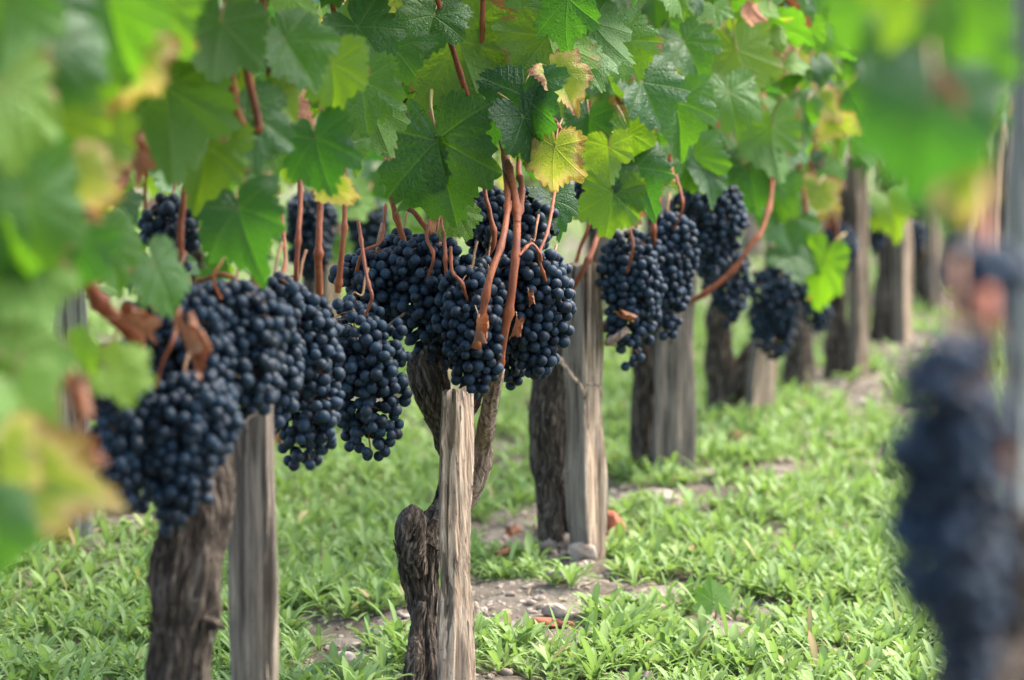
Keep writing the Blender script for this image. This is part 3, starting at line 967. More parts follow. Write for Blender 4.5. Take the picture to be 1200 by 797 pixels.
def shoots(root, head, n, seed, zt=1.12, k=6, spread=0.38):
    r = np.random.default_rng(seed)
    for q in range(k):
        a = np.linspace(-spread, spread, k)[q] + r.normal(0, 0.04)
        s = r.uniform(-0.10, 0.10)
        p0 = head + ROWD * a * 0.45 + np.array([0, 0, r.uniform(0.0, 0.05)])
        p1 = head + ROWD * a * 0.8 + ROWN * s * 0.6 + np.array([0, 0, 0.22])
        p2 = head + ROWD * a + ROWN * s
        p2[2] = zt - r.uniform(0, 0.2)
        cane(root, [head + ROWD * a * 0.2, p0, p1, (p1 + p2) / 2 + r.normal(0, 0.02, 3), p2], 0.0052, 0.0028, seed * 13 + q, m=44)

vine = {}
LV = {-2: 'nearest vine at the left edge, strongly blurred leaves and one yellow leaf',
      -1: 'vine left of the sharp one, thick dark trunk beside a grey square stake',
      0: 'sharply focused vine with knobbly gnarled trunk leaning behind a split pale stake',
      1: 'vine just behind the sharp one, thick trunk pressed against a two toned stake',
      2: 'vine whose long red cane slants across the top of its grey stake',
      3: 'blurred vine whose dark trunk forks into a V left of its stake'}
ORD = ['zeroth', 'first', 'second', 'third', 'fourth', 'fifth', 'sixth', 'seventh', 'eighth', 'ninth', 'tenth', 'eleventh', 'twelfth']
for n in range(4, 12): LV[n] = f'blurred far vine, {ORD[n]} one back from the sharply focused vine in its row'

for n in range(-2, 12):
    base = ground_pt(C1, n)
    if n == 0: base = P(502, 812, 4.32); base[2] = gz(base[0], base[1])
    if n == 1: base = gp(657, 655)
    if n == 2: base = gp(763, 572)
    if n == 3: base = gp(850, 508)
    if n == -1:
        base = P(212, 1000, 3.47); base[2] = gz(base[0], base[1])
    vine[n] = thing('grapevine', LV[n], 'grapevine', base, VG)
v = vine

# trunk of the sharp vine: base, burl, then leaning behind the stake up to a dark head
d0 = 4.32
trunk_mesh(v[0], [
    ([at(500, 850, d0), at(502, 800, d0), at(501, 750, d0 + .01), at(498, 705, d0 + .02), at(492, 675, d0 + .02), at(493, 645, d0 + .02), at(501, 618, d0 + .03), at(516, 596, d0 + .05), at(524, 572, d0 + .05), at(530, 545, d0 + .07), at(522, 505, d0 + .06), at(509, 466, d0 + .04), at(500, 432, d0 + .04), at(510, 405, d0 + .05)],
     [.025, .0205, .0170, .0160, .0185, .0195, .0160, .0105, .0095, .0110, .0155, .0190, .0190, .012]),
    ([at(484, 810, d0 - .02), at(487, 775, d0 - .015), at(490, 740, d0), at(494, 705, d0)], [.013, .0105, .0085, .005]),
    ([at(490, 676, d0 - .006), at(482, 652, d0 - .012), at(480, 628, d0 - .014), at(485, 604, d0 - .008), at(490, 596, d0 - .004)], [.010, .0155, .0165, .0135, .006]),
    ([at(500, 640, d0 + .01), at(513, 610, d0 + .02), at(517, 583, d0 + .03)], [.014, .010, .004]),
    ([at(526, 505, d0 + .06), at(548, 470, d0 + .06), at(566, 420, d0 + .05), at(580, 380, d0 + .07)], [.016, .015, .012, .008])],
    3, m=260, k=120, strips=260, ridge=0.23, lump=0.38, twist=3, lf=24.0)
arm0 = trunk_mesh(v[0], [([at(530, 610, 4.47), at(550, 578, 4.46), at(562, 548, 4.44), at(566, 522, 4.42), at(571, 497, 4.38), at(577, 462, 4.34), at(583, 434, 4.305)], [.010, .012, .0125, .0105, .0090, .0082, .0076])], 8, m=70, k=28, mat=M_SHAG, strips=60, ridge=0.24, lump=0.2)
arm0.name = 'old_arm'
arm0['label'] = 'pale shaggy arm climbing right of the stake'
# vine left of it
d1 = 3.47
trunk_mesh(v[-1], [
    ([at(204, 1025, d1), at(208, 900, d1), at(210, 800, d1), at(213, 740, d1), at(216, 690, d1), at(222, 640, d1), at(226, 600, d1), at(220, 560, d1), at(205, 520, d1), at(180, 490, d1)],
     [.040, .032, .0255, .0250, .0285, .0270, .0250, .0230, .021, .016]),
    ([at(232, 660, d1), at(246, 620, d1 + .01), at(254, 575, d1 + .01), at(250, 520, d1 + .03), at(255, 450, d1 + .05)], [.020, .017, .016, .016, .012]),
    ([at(228, 728, d1), at(250, 732, d1 - .02), at(262, 735, d1 - .02)], [.010, .006, .002])],
    15, m=170, k=80, strips=170, ridge=0.27, lump=0.24, twist=1.5)
# vine behind the sharp one
d2 = 5.42
trunk_mesh(v[1], [
    ([at(664, 690, d2), at(660, 650, d2), at(656, 600, d2), at(650, 550, d2), at(648, 500, d2), at(650, 450, d2), at(655, 410, d2), at(652, 370, d2), at(670, 330, d2)],
     [.046, .039, .035, .034, .034, .033, .032, .031, .022]),
    ([at(655, 420, d2), at(700, 385, d2 - .03), at(733, 388, d2 - .05)], [.014, .010, .007])],
    27, m=150, k=70, strips=26, ridge=0.12, lump=0.26, twist=1)
d3 = 6.38
trunk_mesh(v[2], [([at(762, 590, d3), at(760, 560, d3), at(757, 500, d3), at(762, 440, d3), at(760, 390, d3), at(775, 350, d3)], [.034, .030, .026, .027, .030, .020])], 35, m=100, k=48)
d4 = 7.42
trunk_mesh(v[3], [([at(851, 520, d4), at(850, 500, d4), at(848, 465, d4), at(846, 430, d4), at(843, 400, d4), at(842, 370, d4), at(846, 340, d4)], [.044, .038, .032, .032, .026, .024, .018]),
                  ([at(850, 465, d4), at(866, 445, d4), at(880, 420, d4), at(892, 400, d4)], [.030, .030, .024, .016])], 41, m=90, k=44, lump=0.35)
for n in (-2, *range(4, 12)):
    g = np.array(v[n].location)
    r = np.random.default_rng(60 + n)
    a = r.normal(0, 0.03, 3)
    trunk_mesh(v[n], [([g + (0, 0, -.05), g + ROWD * a[0] + (0, 0, .10), g + ROWN * a[1] + (0, 0, .24), g + ROWD * a[2] + (0, 0, .38), g + (0, 0, .47)], [.035, .025, .0215, .024, .015])], 70 + n, m=60, k=36, lump=0.35)

gx_ = gp(935, 472)
vx = thing('grapevine', 'blurred vine with a straight bare trunk just right of the pale leaning stake', 'grapevine', gx_, VG)
trunk_mesh(vx, [([gx_ + (0, 0, -.05), gx_ + (.004, 0, .10), gx_ + (-.008, 0, .24), gx_ + (.006, 0, .36), gx_ + (0, 0, .46)], [.038, .030, .028, .030, .018])], 96, m=60, k=36, lump=0.35)
shoots(vx, gx_ + (0, 0, .45), 3, 333, k=3, spread=0.15)

# canes that show in front of the grapes
def pc(root, pts, r0, r1, seed, **kw): cane(root, [P(*p) for p in pts], r0, r1, seed, **kw)
pc(v[0], [(558, 408, 4.235), (566, 365, 4.225), (574, 325, 4.225), (588, 285, 4.25), (595, 240, 4.30), (592, 196, 4.38), (588, 140, 4.56), (590, 40, 4.65)], .0056, .0040, 1)
pc(v[0], [(582, 440, 4.30), (589, 400, 4.28), (597, 360, 4.27), (603, 310, 4.27), (606, 265, 4.29), (603, 226, 4.32), (594, 188, 4.37), (588, 150, 4.52), (560, 20, 4.65)], .0072, .0046, 2)
pc(v[0], [(606, 262, 4.29), (612, 225, 4.34), (608, 190, 4.40), (620, 120, 4.52), (640, -40, 4.62)], .0050, .0034, 3)
pc(v[0], [(540, 330, 4.48), (577, 290, 4.42), (574, 250, 4.42), (568, 222, 4.43), (566, 150, 4.48)], .0042, .0034, 4)
pc(v[0], [(486, 330, 4.46), (476, 292, 4.40), (462, 245, 4.39), (452, 200, 4.42), (456, 160, 4.50), (470, 60, 4.7)], .0050, .0032, 5)
pc(v[0], [(530, 320, 4.46), (512, 285, 4.40), (488, 252, 4.40), (475, 235, 4.43), (462, 180, 4.54)], .0050, .0036, 6)
pc(v[0], [(525, 345, 4.31), (522, 312, 4.30), (521, 285, 4.32), (516, 255, 4.44)], .0030, .0026, 17, label='thin short reddish spur')
pc(v[0], [(668, 342, 5.2), (684, 315, 5.18), (697, 286, 5.2), (702, 250, 5.25), (690, 120, 5.3)], .0058, .0040, 7)
pc(v[1], [(672, 320, 5.3), (680, 290, 5.3), (690, 262, 5.3), (700, 200, 5.32)], .0040, .0034, 8)
pc(v[1], [(768, 300, 5.3), (766, 262, 5.28), (775, 215, 5.3), (770, 120, 5.4)], .0050, .0036, 9)
pc(v[2], [(780, 362, 6.2), (800, 357, 6.16), (826, 344, 6.12), (858, 318, 6.12), (878, 290, 6.12), (896, 262, 6.14), (905, 200, 6.2), (890, 80, 6.3)], .0068, .0042, 10)
pc(v[3], [(945, 250, 7.0), (938, 205, 7.0), (930, 150, 7.0), (938, 90, 7.1)], .006, .004, 11)
pc(v[3], [(985, 298, 7.6), (975, 250, 7.5), (958, 215, 7.3), (946, 180, 7.1), (948, 120, 7.1)], .007, .004, 12)
pc(v[4], [(968, 290, 8.2), (970, 240, 8.2), (965, 200, 8.2)], .007, .005, 14)
pc(v[4], [(960, 300, 8.2), (1000, 268, 8.3), (1035, 250, 8.6), (1060, 246, 8.8)], .007, .005, 15)
pc(v[-1], [(284, 392, 3.62), (296, 350, 3.60), (301, 310, 3.60), (302, 275, 3.62), (300, 180, 3.7)], .0078, .0050, 20)
pc(v[-1], [(204, 330, 3.62), (210, 300, 3.58), (212, 260, 3.58), (218, 215, 3.60), (225, 120, 3.7)], .0056, .0040, 21)
pc(v[-1], [(346, 350, 3.95), (347, 320, 3.92), (350, 270, 3.92), (352, 225, 3.95), (345, 120, 4.0)], .0040, .0030, 22)
pc(v[-1], [(374, 345, 3.98), (373, 300, 3.95), (375, 245, 3.96), (380, 150, 4.0)], .0058, .0040, 23)
pc(v[-1], [(396, 342, 4.12), (400, 300, 4.1), (404, 250, 4.1), (402, 150, 4.15)], .0044, .0034, 24)
pc(v[-1], [(150, 440, 3.35), (160, 398, 3.28), (125, 365, 3.22), (105, 335, 3.20), (92, 302, 3.20), (100, 262, 3.22), (148, 205, 3.3), (146, 118, 3.35)], .0105, .0045, 25, label='thick bent brown cane with a swollen elbow')
pc(v[-1], [(232, 330, 3.6), (262, 322, 3.58), (285, 332, 3.6)], .0030, .0026, 26)
pc(v[-1], [(208, 455, 3.4), (235, 480, 3.38), (268, 506, 3.38)], .0032, .0024, 27)
for n in (-2, *range(4, 12)):
    shoots(v[n], np.array(v[n].location) + (0, 0, .46), n, 300 + n, k=5 if n < 8 else 4)
for n in (-1, 0, 1, 2, 3):
    b = np.array(ground_pt(C1, n, 0, -0.09)); b[2] = 0.72
    shoots(v[n], b, n, 400 + n, k=5)
    shoots(v[n], b + ROWN * 0.13 + (0, 0, 0.02), n, 440 + n, k=3, spread=0.12)

# thin ripe side shoots threading through the tops of the bunches
for q_, (r_, pts) in enumerate([
        (0, [(415, 330, 4.36), (425, 296, 4.33), (446, 282, 4.35), (452, 240, 4.42)]),
        (0, [(500, 330, 4.32), (508, 300, 4.30), (500, 276, 4.34), (510, 240, 4.42)]),
        (0, [(640, 330, 4.32), (632, 300, 4.30), (642, 270, 4.34), (650, 225, 4.45)]),
        (0, [(548, 352, 4.26), (540, 330, 4.25), (530, 318, 4.27), (528, 290, 4.33)]),
        (0, [(608, 300, 4.27), (622, 286, 4.29), (632, 296, 4.29), (634, 306, 4.30)]),
        (1, [(735, 320, 5.22), (742, 285, 5.20), (735, 255, 5.24), (745, 210, 5.3)]),
        (1, [(790, 270, 5.3), (800, 240, 5.28), (792, 205, 5.3)]),
        (-1, [(330, 360, 3.84), (322, 335, 3.82), (334, 310, 3.84), (330, 250, 3.92)]),
        (-1, [(258, 350, 3.48), (250, 325, 3.46), (262, 295, 3.48), (256, 240, 3.55)]),
        (-1, [(428, 370, 4.16), (436, 348, 4.14), (430, 325, 4.16), (420, 260, 4.22)]),
        (-1, [(182, 455, 3.30), (190, 425, 3.28), (204, 395, 3.28), (210, 360, 3.32)]),
        (2, [(846, 310, 6.3), (852, 285, 6.28), (846, 255, 6.3)])]):
    pc(v[r_], pts, .0021, .0027, 600 + q_)

# thin twig and tendrils on the sharp vine and the one behind it
pc(v[0], [(452, 384, 4.36), (468, 372, 4.35), (488, 358, 4.36)], .0022, .0030, 31, label='dry straw coloured cane stub', mat=M_SHAG)
pc(v[1], [(712, 402, 5.28), (722, 396, 5.24), (736, 385, 5.24)], .0072, .0066, 32, label='pruned pale cane stump', mat=M_SHAG)
pc(v[1], [(655, 420, 5.26), (670, 440, 5.24), (684, 460, 5.24), (684, 500, 5.26)], .0040, .0022, 33, label='pale dried tendril hanging beside the stake', mat=M_STAKE)
pc(v[1], [(682, 455, 5.25), (690, 450, 5.24), (702, 453, 5.24), (706, 466, 5.24)], .0022, .0012, 34, mat=M_STAKE)


# leaves the photo shows one by one (middle px, depth, size px, lean, face)
H = hero
z0 = 4.34
# sharp vine
H(v[0], 517, 190, z0, 150, 12, 0.25, 0.15, 'g', 2, tint=.36, label='large dark green leaf with folded left edge')
H(v[0], 488, 200, z0 + .03, 92, -6, -1.2, 0.1, 'g', 5, back=True, tint=.45, label='folded over leaf edge showing its pale underside')
H(v[0], 545, 70, z0 + .06, 150, 22, 0.5, 0.1, 'g', 0, back=True, tint=.8, label='backlit bright green leaf seen from below')
H(v[0], 609, 130, z0 - .01, 118, 4, -0.2, 0.35, 'g', 3, tint=.04, label='dark blue green wrinkled leaf')
H(v[0], 620, 152, z0 - .02, 90, 25, 0.35, 0.2, 'g', 6, tint=.1)
H(v[0], 664, 14, z0 - .02, 95, 10, -0.1, 0.5, 'g', 4, tint=.12, label='grey green leaf at the top edge')
H(v[0], 648, 62, z0 + .05, 120, 15, 0.4, 0.0, 'g', 7, back=True, tint=.85)
H(v[0], 648, 186, z0 - .02, 78, -8, 0.2, 0.1, 'y', 1, label='yellowing leaf with pink brown margin')
H(v[0], 660, 98, z0 + .0, 72, 30, 0.3, 0.3, 'y', 5)
H(v[0], 652, 150, z0 + .0, 30, 30, 0.3, 0.3, 'd', 0, label='dry red brown curled leaf')
H(v[0], 686, 72, 4.5, 74, 20, 0.3, 0.7, 'g', 1)
H(v[0], 704, 40, 4.6, 96, 30, 0.6, 0.1, 'g', 0, back=True)
H(v[0], 735, 60, 4.7, 88, 40, 0.6, 0.2, 'g', 2)
H(v[0], 652, 245, 4.52, 66, 14, 0.3, 0.2, 'g', 6)
H(v[0], 538, 255, 4.45, 60, 30, 0.5, 0.2, 'g', 4)
H(v[0], 600, 95, 4.42, 80, -10, -.4, 0.3, 'g', 5)
H(v[0], 560, 130, 4.46, 110, -5, .2, 0.3, 'g', 6)
H(v[0], 505, 30, 4.3, 90, -15, .2, 0.5, 'g', 2)
H(v[0], 455, 70, 4.15, 100, -10, .1, 0.6, 'g', 3)
H(v[0], 425, 110, 4.05, 100, 10, .1, 0.6, 'g', 4)
H(v[0], 430, 45, 4.1, 100, 30, .2, 0.5, 'g', 7)
H(v[0], 440, 140, 4.2, 90, 15, .3, 0.2, 'g', 0, back=True)
# between the sharp vine and the next
H(v[1], 713, 182, 4.85, 62, 5, 0.2, 0.05, 'g', 0, back=True, tint=.9, label='bright yellow green backlit leaf')
H(v[1], 752, 207, 5.0, 78, 22, 0.3, 0.4, 'g', 3)
H(v[1], 716, 240, 5.0, 84, -6, 0.1, 0.3, 'g', 4)
H(v[1], 738, 168, 5.0, 70, 10, 0.4, 0.1, 'g', 6)
H(v[1], 782, 200, 5.2, 40, 10, 0.3, 0.1, 'd', 1)
H(v[1], 690, 150, 4.95, 60, 0, 0.2, 0.2, 'g', 5)
H(v[1], 818, 195, 5.5, 76, 25, 0.6, 0.2, 'g', 2)
H(v[1], 830, 212, 5.5, 60, 12, 0.8, 0.1, 'g', 0)
H(v[1], 868, 75, 5.6, 96, 15, -0.2, 0.1, 'g', 4, back=True, tint=.95, label='pale green leaf with crinkled brown margin')
H(v[1], 858, 120, 5.5, 78, 10, 0.2, 0.6, 'g', 1)
H(v[1], 808, 60, 5.2, 80, 20, 0.5, 0.2, 'g', 7)
H(v[1], 795, 135, 5.1, 90, 5, 0.4, 0.3, 'g', 5)
H(v[1], 760, 110, 4.95, 95, 20, 0.3, 0.4, 'g', 2)
# further vines
H(v[3], 962, 318, 7.0, 84, -15, -0.9, 0.1, 'g', 0, tint=.62, label='bright green leaf hanging lowest below the canopy')
H(v[3], 935, 300, 7.0, 70, 60, 0.0, 0.5, 'g', 4)
H(v[3], 920, 262, 7.0, 80, 10, 0.2, 0.4, 'g', 2)
H(v[3], 955, 235, 7.1, 66, -5, 0.2, 0.2, 'y', 4)
H(v[3], 905, 235, 7.0, 80, -5, 0.2, 0.5, 'g', 6)
H(v[2], 880, 210, 6.2, 80, 10, 0.3, 0.3, 'g', 1)
H(v[2], 905, 165, 6.2, 90, 5, 0.3, 0.1, 'g', 0, back=True)
H(v[4], 1045, 245, 8.4, 60, 15, 0.2, 0.4, 'g', 3)
# vine to the left of the sharp one
H(v[-1], 197, 130, 3.30, 165, 6, 0.05, 0.0, 'g', 0, back=True, tint=.6, label='big pale green leaf hanging straight down')
H(v[-1], 283, 262, 3.42, 112, 18, 0.2, 0.55, 'g', 3, tint=.08, label='broad dark green leaf hanging over the grapes')
H(v[-1], 290, 150, 3.45, 114, 5, 0.1, 0.35, 'g', 4)
H(v[-1], 372, 178, 3.6, 96, 18, 0.3, 0.5, 'g', 1, tint=.03, label='blue green drooping leaf')
H(v[-1], 394, 222, 3.75, 62, 5, 0.1, 0.1, 'y', 0, label='yellow green leaf with orange tip')
H(v[-1], 415, 178, 3.95, 40, 5, 0.1, 0.4, 'g', 3)
H(v[-1], 345, 60, 3.5, 105, 25, 0.2, 0.6, 'g', 2)
H(v[-1], 392, 92, 3.6, 96, 12, 0.2, 0.4, 'g', 6)
H(v[-1], 330, 118, 3.5, 62, 60, 0.2, 0.5, 'g', 7)
H(v[-1], 255, 45, 3.3, 123, -10, 0.2, 0.3, 'g', 0, back=True)
H(v[-1], 240, 190, 3.4, 105, -12, 0.2, 0.4, 'g', 5)
H(v[-1], 190, 325, 3.25, 92, 25, 0.3, 0.3, 'g', 1, tint=.5, label='mid green leaf low among the grapes')
H(v[-1], 130, 300, 3.1, 96, 30, 0.4, 0.3, 'g', 6)
H(v[-1], 228, 410, 3.2, 74, 18, 0.2, 0.2, 'd', 1, label='long twisted dry orange leaf')
H(v[-1], 158, 190, 3.2, 60, 10, 0.2, 0.2, 'd', 2, label='dry tan curled leaf under the cane')
H(v[-1], 375, 445, 3.95, 36, 10, 0.5, 0.2, 'd', 0)
H(v[-1], 112, 190, 3.0, 92, 20, 0.3, 0.5, 'y', 6)
H(v[-1], 88, 148, 2.95, 52, 55, 0.3, 0.5, 'd', 0)
H(v[-1], 160, 382, 3.2, 60, 80, 0.3, 0.5, 'd', 2)
# nearest vine, left edge
H(v[-2], 38, 262, 2.38, 163, 18, 0.2, 0.20, 'g', 1)
H(v[-2], 60, 80, 2.43, 148, -10, 0.3, 0.16, 'g', 3)
H(v[-2], 10, 130, 2.34, 156, 10, 0.2, 0.24, 'g', 4)
H(v[-2], 130, 20, 2.52, 148, 15, 0.2, 0.20, 'g', 6)
H(v[-2], 85, 225, 2.48, 110, 20, 0.2, 0.04, 'y', 2)
H(v[-2], 100, 250, 2.48, 45, 80, 0.2, 0.04, 'd', 1)
H(v[-2], 20, 428, 2.48, 125, 60, 0.2, 0.16, 'g', 0, back=True, tint=.85, label='bright green blurred leaf left of the stake')
H(v[-2], 148, 437, 2.70, 76, 75, 0.2, 0.20, 'g', 4, tint=.95, label='bright yellow green leaf sticking out among the grapes')
H(v[-2], 92, 418, 2.66, 60, 40, 0.2, 0.16, 'g', 7)
H(v[-2], 32, 490, 2.29, 110, 20, 0.2, 0.12, 'g', 6)
H(v[-2], 60, 560, 2.25, 130, 70, 0.2, 0.12, 'y', 3, label='yellow leaf with orange brown tip')
H(v[-2], 0, 555, 2.21, 130, 10, 0.2, 0.12, 'y', 5)
H(v[-2], -8, 625, 2.16, 110, 10, 0.2, 0.12, 'g', 2, tint=.3, label='lowest dark green leaf at the frame edge')
H(v[-2], 95, 470, 2.48, 70, 10, 0.2, 0.12, 'd', 1)
H(v[-2], 98, 535, 2.34, 60, 40, 0.2, 0.12, 'd', 0)
H(v[-2], 5, 20, 2.34, 140, 10, 0.2, 0.12, 'g', 7, back=True)

for q_, (hx, hy, hd, hs) in enumerate([(75, 150, 2.5, 110), (20, 200, 2.45, 120), (110, 95, 2.55, 100), (150, 75, 2.7, 110), (35, 330, 2.4, 120), (90, 300, 2.6, 90), (-5, 300, 2.4, 140),
                                         (120, 160, 2.75, 80), (60, 20, 2.45, 120), (175, 20, 2.75, 120), (20, 60, 2.5, 110), (60, 190, 2.6, 80), (5, 385, 2.5, 110), (0, 480, 2.4, 110)]):
    H(v[-2], hx, hy, hd, hs, (-1) ** q_ * 18, 0.5 * (-1) ** (q_ // 2), 0.1, 'y' if q_ in (3, 11) else 'g', q_ % 8, back=q_ % 3 == 1, tint=[.9, .2, .6, .4, .8, .1, .5][q_ % 7])

# dry scraps of leaf caught in the sharp vine's bunches
H(v[0], 561, 385, 4.215, 40, 4, 0.3, 0.1, 'd', 0, label='dry brown leaf curled round the cane')
H(v[0], 622, 350, 4.29, 20, 10, 0.3, 0.1, 'd', 1)
H(v[0], 604, 384, 4.25, 28, -10, 0.3, 0.1, 'd', 2)
H(v[1], 735, 370, 5.24, 26, 70, 0.3, 0.1, 'd', 1)

# random leaf wall
for n in range(-2, 12):
    nob = {-2: 74, -1: 66, 0: 66, 1: 80, 2: 90, 3: 60, 4: 30, 5: 20, 6: 12}.get(n, 0)
    if n == 3: canopy(vx, C1, 3.65, 70, 777, 20, ring=0.3)
    canopy(v[n], C1, n, {-2: 320, -1: 400, 0: 400, 1: 380, 2: 320, 3: 260}.get(n, 190), 500 + n, nob)

# ------------------------------------------------------------------ stakes
st = lambda px, d, h: None
def stake_at(px, d, ybase=None):
    p = P(px, 400, d); p[2] = gz(p[0], p[1]); return p
stake('grey square stake left of centre, mottled, beside a thick dark trunk', stake_at(289, 3.62), 0.405, .046, .045, R(-4), M_STAKEG, 1)
stake('sharp split pale stake with cracks, leaning before the knobbly trunk', stake_at(526, 4.21), 0.385, .044, .030, R(16), M_STAKE, 2, lean=(0.03, 0.12), top=.014, shape=[(-1, -.4), (-.15, -1), (1, -.7), (.8, 1), (-.8, .9)])
stake('stake with one dark and one pale face behind the sharp vine', stake_at(690, 5.30), 0.455, .047, .042, R(38), M_STAKE, 3, lean=(-.01, 0), top=.012)
stake('broad grey stake with the slanting red cane at its top', stake_at(793, 6.30), 0.40, .070, .04, R(6), M_STAKEG, 4)
stake('pale blurred stake right of the forked dark trunk, leaning right', stake_at(891, 7.36), 0.37, .055, .04, R(20), M_STAKE, 5, lean=(.10, 0))
for n in range(4, 12):
    p = ground_pt(C1, n, -0.03, 0.05)
    stake(f'blurred far stake, {ORD[n]} one back from the sharp split stake', p, 0.54, .041, .038, R(15 + 20 * (n % 3)), M_STAKE, 10 + n, lean=(0.01 * (n % 3 - 1), 0))
p = ground_pt(C1, -2, -0.03, 0.05)

# ------------------------------------------------------------------ row behind
for n in range(0, 11):
    g = ground_pt(C0, n + 0.9)
    t = thing('grapevine', f'{ORD[n + 1]} vine from the left in the row behind, glimpsed through gaps', 'grapevine', g, VG)
    r = np.random.default_rng(800 + n)
    a = r.normal(0, 0.03, 3)
    trunk_mesh(t, [([g + (0, 0, -.05), g + ROWD * a[0] + (0, 0, .10), g + ROWN * a[1] + (0, 0, .24), g + ROWD * a[2] + (0, 0, .38), g + (0, 0, .47)], [.046, .034, .031, .036, .024])], 170 + n, m=50, k=30, lump=0.35)
    shoots(t, g + (0, 0, .46), n, 900 + n, k=3)
    canopy(t, C0, n + 0.9, 240, 950 + n, 0, zlo=0.40, clear=False)
    sp = g - ROWD * 0.10 + ROWN * 0.03
    if n == 0: sp = stake_at(86, 5.55)
    sp[2] = gz(sp[0], sp[1])
    stake(['pale grey stake seen at far left between the leaves', ][0] if n == 0 else f'{ORD[n + 1]} wooden stake from the left in the row behind', sp, 0.53 if n == 0 else .5, .05, .04, R(10 + 17 * n), M_POST if n == 0 else M_STAKE, 40 + n)

# ------------------------------------------------------------------ grapes
B = bunch
B('upper left bunch on the sharp vine, under the large folded leaf', 396, 486, 290, 382, 4.38, 1, wing=0.1)
B('sharp bunch left of the front cane, tapering to the split stake', 462, 560, 272, 438, 4.36, 2, lean=0.05)
B('long pointed sharp bunch hanging lowest before the split stake', 514, 592, 312, 470, 4.285, 3, lean=0.04, wing=0)
B('sharp bunch right of the red canes with dry leaf scrap', 584, 668, 280, 440, 4.36, 4, lean=0.06)
B('small bunch half hidden behind the front canes', 578, 622, 372, 457, 4.44, 5, wing=0)
B('dark shaded bunch above and behind the front canes', 545, 645, 218, 330, 4.52, 6)
B('bunch filling the middle of the sharp cluster behind the front cane', 540, 604, 300, 400, 4.40, 7, wing=0)
B('sharp bunch ending in a narrow tip left of the split stake', 370, 478, 344, 548, 4.22, 8, lean=0.12)
B('blurred bunch left of the tall dry stake tip, with long tail', 298, 402, 325, 560, 3.92, 9, lean=0.10)
B('blurred bunch wrapped round the thick upright cane', 215, 335, 328, 486, 3.52, 10, lean=0.12, rb=.0069)
B('blurred bunch tucked between the upright cane and the long tailed bunch', 270, 350, 380, 505, 3.75, 31, detail=False)
B('blurred low bunch hanging beside the thick dark trunk', 162, 268, 436, 622, 3.34, 11, lean=-0.10, detail=False, rb=.0064)
B('blurred bunch left of the low one, under the bent brown cane', 108, 200, 432, 596, 3.38, 32, lean=0.05, detail=False, rb=.0064)
B('short bunch wedged above the low one, right of the dry orange leaf', 205, 285, 395, 500, 3.46, 33, detail=False, rb=.0066)
B('thin bunch between the long tailed bunch and the narrow tipped one', 338, 388, 372, 500, 4.08, 34, lean=0.05)
B('short bunch at the upper right of the thick upright cane', 290, 352, 318, 410, 3.74, 35, detail=False)
B('little bunch hanging at the right flank of the sharp cluster', 626, 668, 315, 398, 4.42, 36)
B('ragged little bunch bridging the two upper left sharp bunches', 446, 500, 268, 345, 4.42, 37)
B('far bunch beside a pale far stake, half under leaves', 1012, 1042, 236, 296, 8.8, 38, detail=False)
B('blurred bunch just left of the forked dark trunk, under leaves', 816, 850, 262, 340, 6.6, 39, detail=False)
B('far dark bunch right of the forked dark trunk', 936, 966, 285, 345, 7.6, 40, detail=False)
B('dark bunch in shade left of the thick upright cane', 150, 262, 332, 470, 3.46, 12, detail=False)
B('small dark bunch high among leaves left of the upright cane', 168, 236, 225, 320, 3.7, 13, detail=False)
B('dark ragged bunch at left edge behind the bent brown cane', 98, 170, 395, 600, 3.3, 14, detail=False)
B('bunch on the right of the two toned stake, long and pointed', 704, 776, 268, 430, 5.28, 15, lean=0.02)
B('bunch overlapping the pointed one beside the two toned stake', 752, 812, 248, 402, 5.40, 16, lean=-0.05)
B('dark bunch under leaves above the slanting red cane', 786, 872, 208, 322, 5.8, 17, detail=False)
B('small bunch hanging through the loop of the slanting red cane', 834, 876, 286, 382, 6.4, 18, detail=False)
B('blurred pointed bunch above the forked dark trunk', 876, 942, 308, 420, 7.0, 19, detail=False)
B('small blurred bunch under the lowest hanging bright leaf', 940, 974, 330, 392, 7.5, 20, detail=False)
B('far bunch in the shade of leaves, left of a far stake', 962, 1004, 262, 330, 8.2, 21, detail=False)
B('farthest small bunch near the end of the row', 1052, 1084, 255, 300, 9.6, 22, detail=False)
B('out of focus bunch in the row behind, left of two upright canes', 336, 392, 222, 330, 6.4, 23, detail=False)
B('out of focus bunch in the row behind, right of the upright canes', 410, 452, 232, 320, 6.9, 24, detail=False)
B('grey blue bunch at the left edge beside the pale far stake', -10, 36, 300, 400, 5.6, 25, detail=False)
B('high far bunch tucked among leaves right of the far red shoot', 985, 1020, 226, 275, 8.4, 26, detail=False)
B('small bunch under leaves above the two toned stake', 676, 716, 200, 268, 5.5, 27, detail=False)

# ------------------------------------------------------------------ near row on the right, out of focus
gR = np.array([0.27, 1.68, 0.0]); gR[2] = gz(gR[0], gR[1])
vr = thing('grapevine', 'very blurred nearest vine at the right edge beside the pale post', 'grapevine', gR, VG)
trunk_mesh(vr, [([gR + (0, 0, -.05), gR + (.02, .02, .15), gR + (.02, 0, .28), P(1150, 840, 1.76), P(1185, 760, 1.78), P(1200, 600, 1.78)], [.036, .028, .026, .022, .018, .014])], 91, m=60, k=36)
pc(vr, [(1180, 560, 1.78), (1160, 440, 1.64), (1156, 395, 1.61), (1157, 350, 1.64), (1158, 300, 1.92), (1150, 220, 2.0), (1140, 40, 2.05)], .0050, .0042, 50)
B('upper out of focus bunch at right, under the orange cane', 1058, 1184, 378, 566, 1.60, 61, detail=False, wing=0)
B('huge out of focus bunch filling the right edge, widest of the bunches there', 1044, 1178, 452, 730, 1.62, 64, detail=False, wing=0.1)
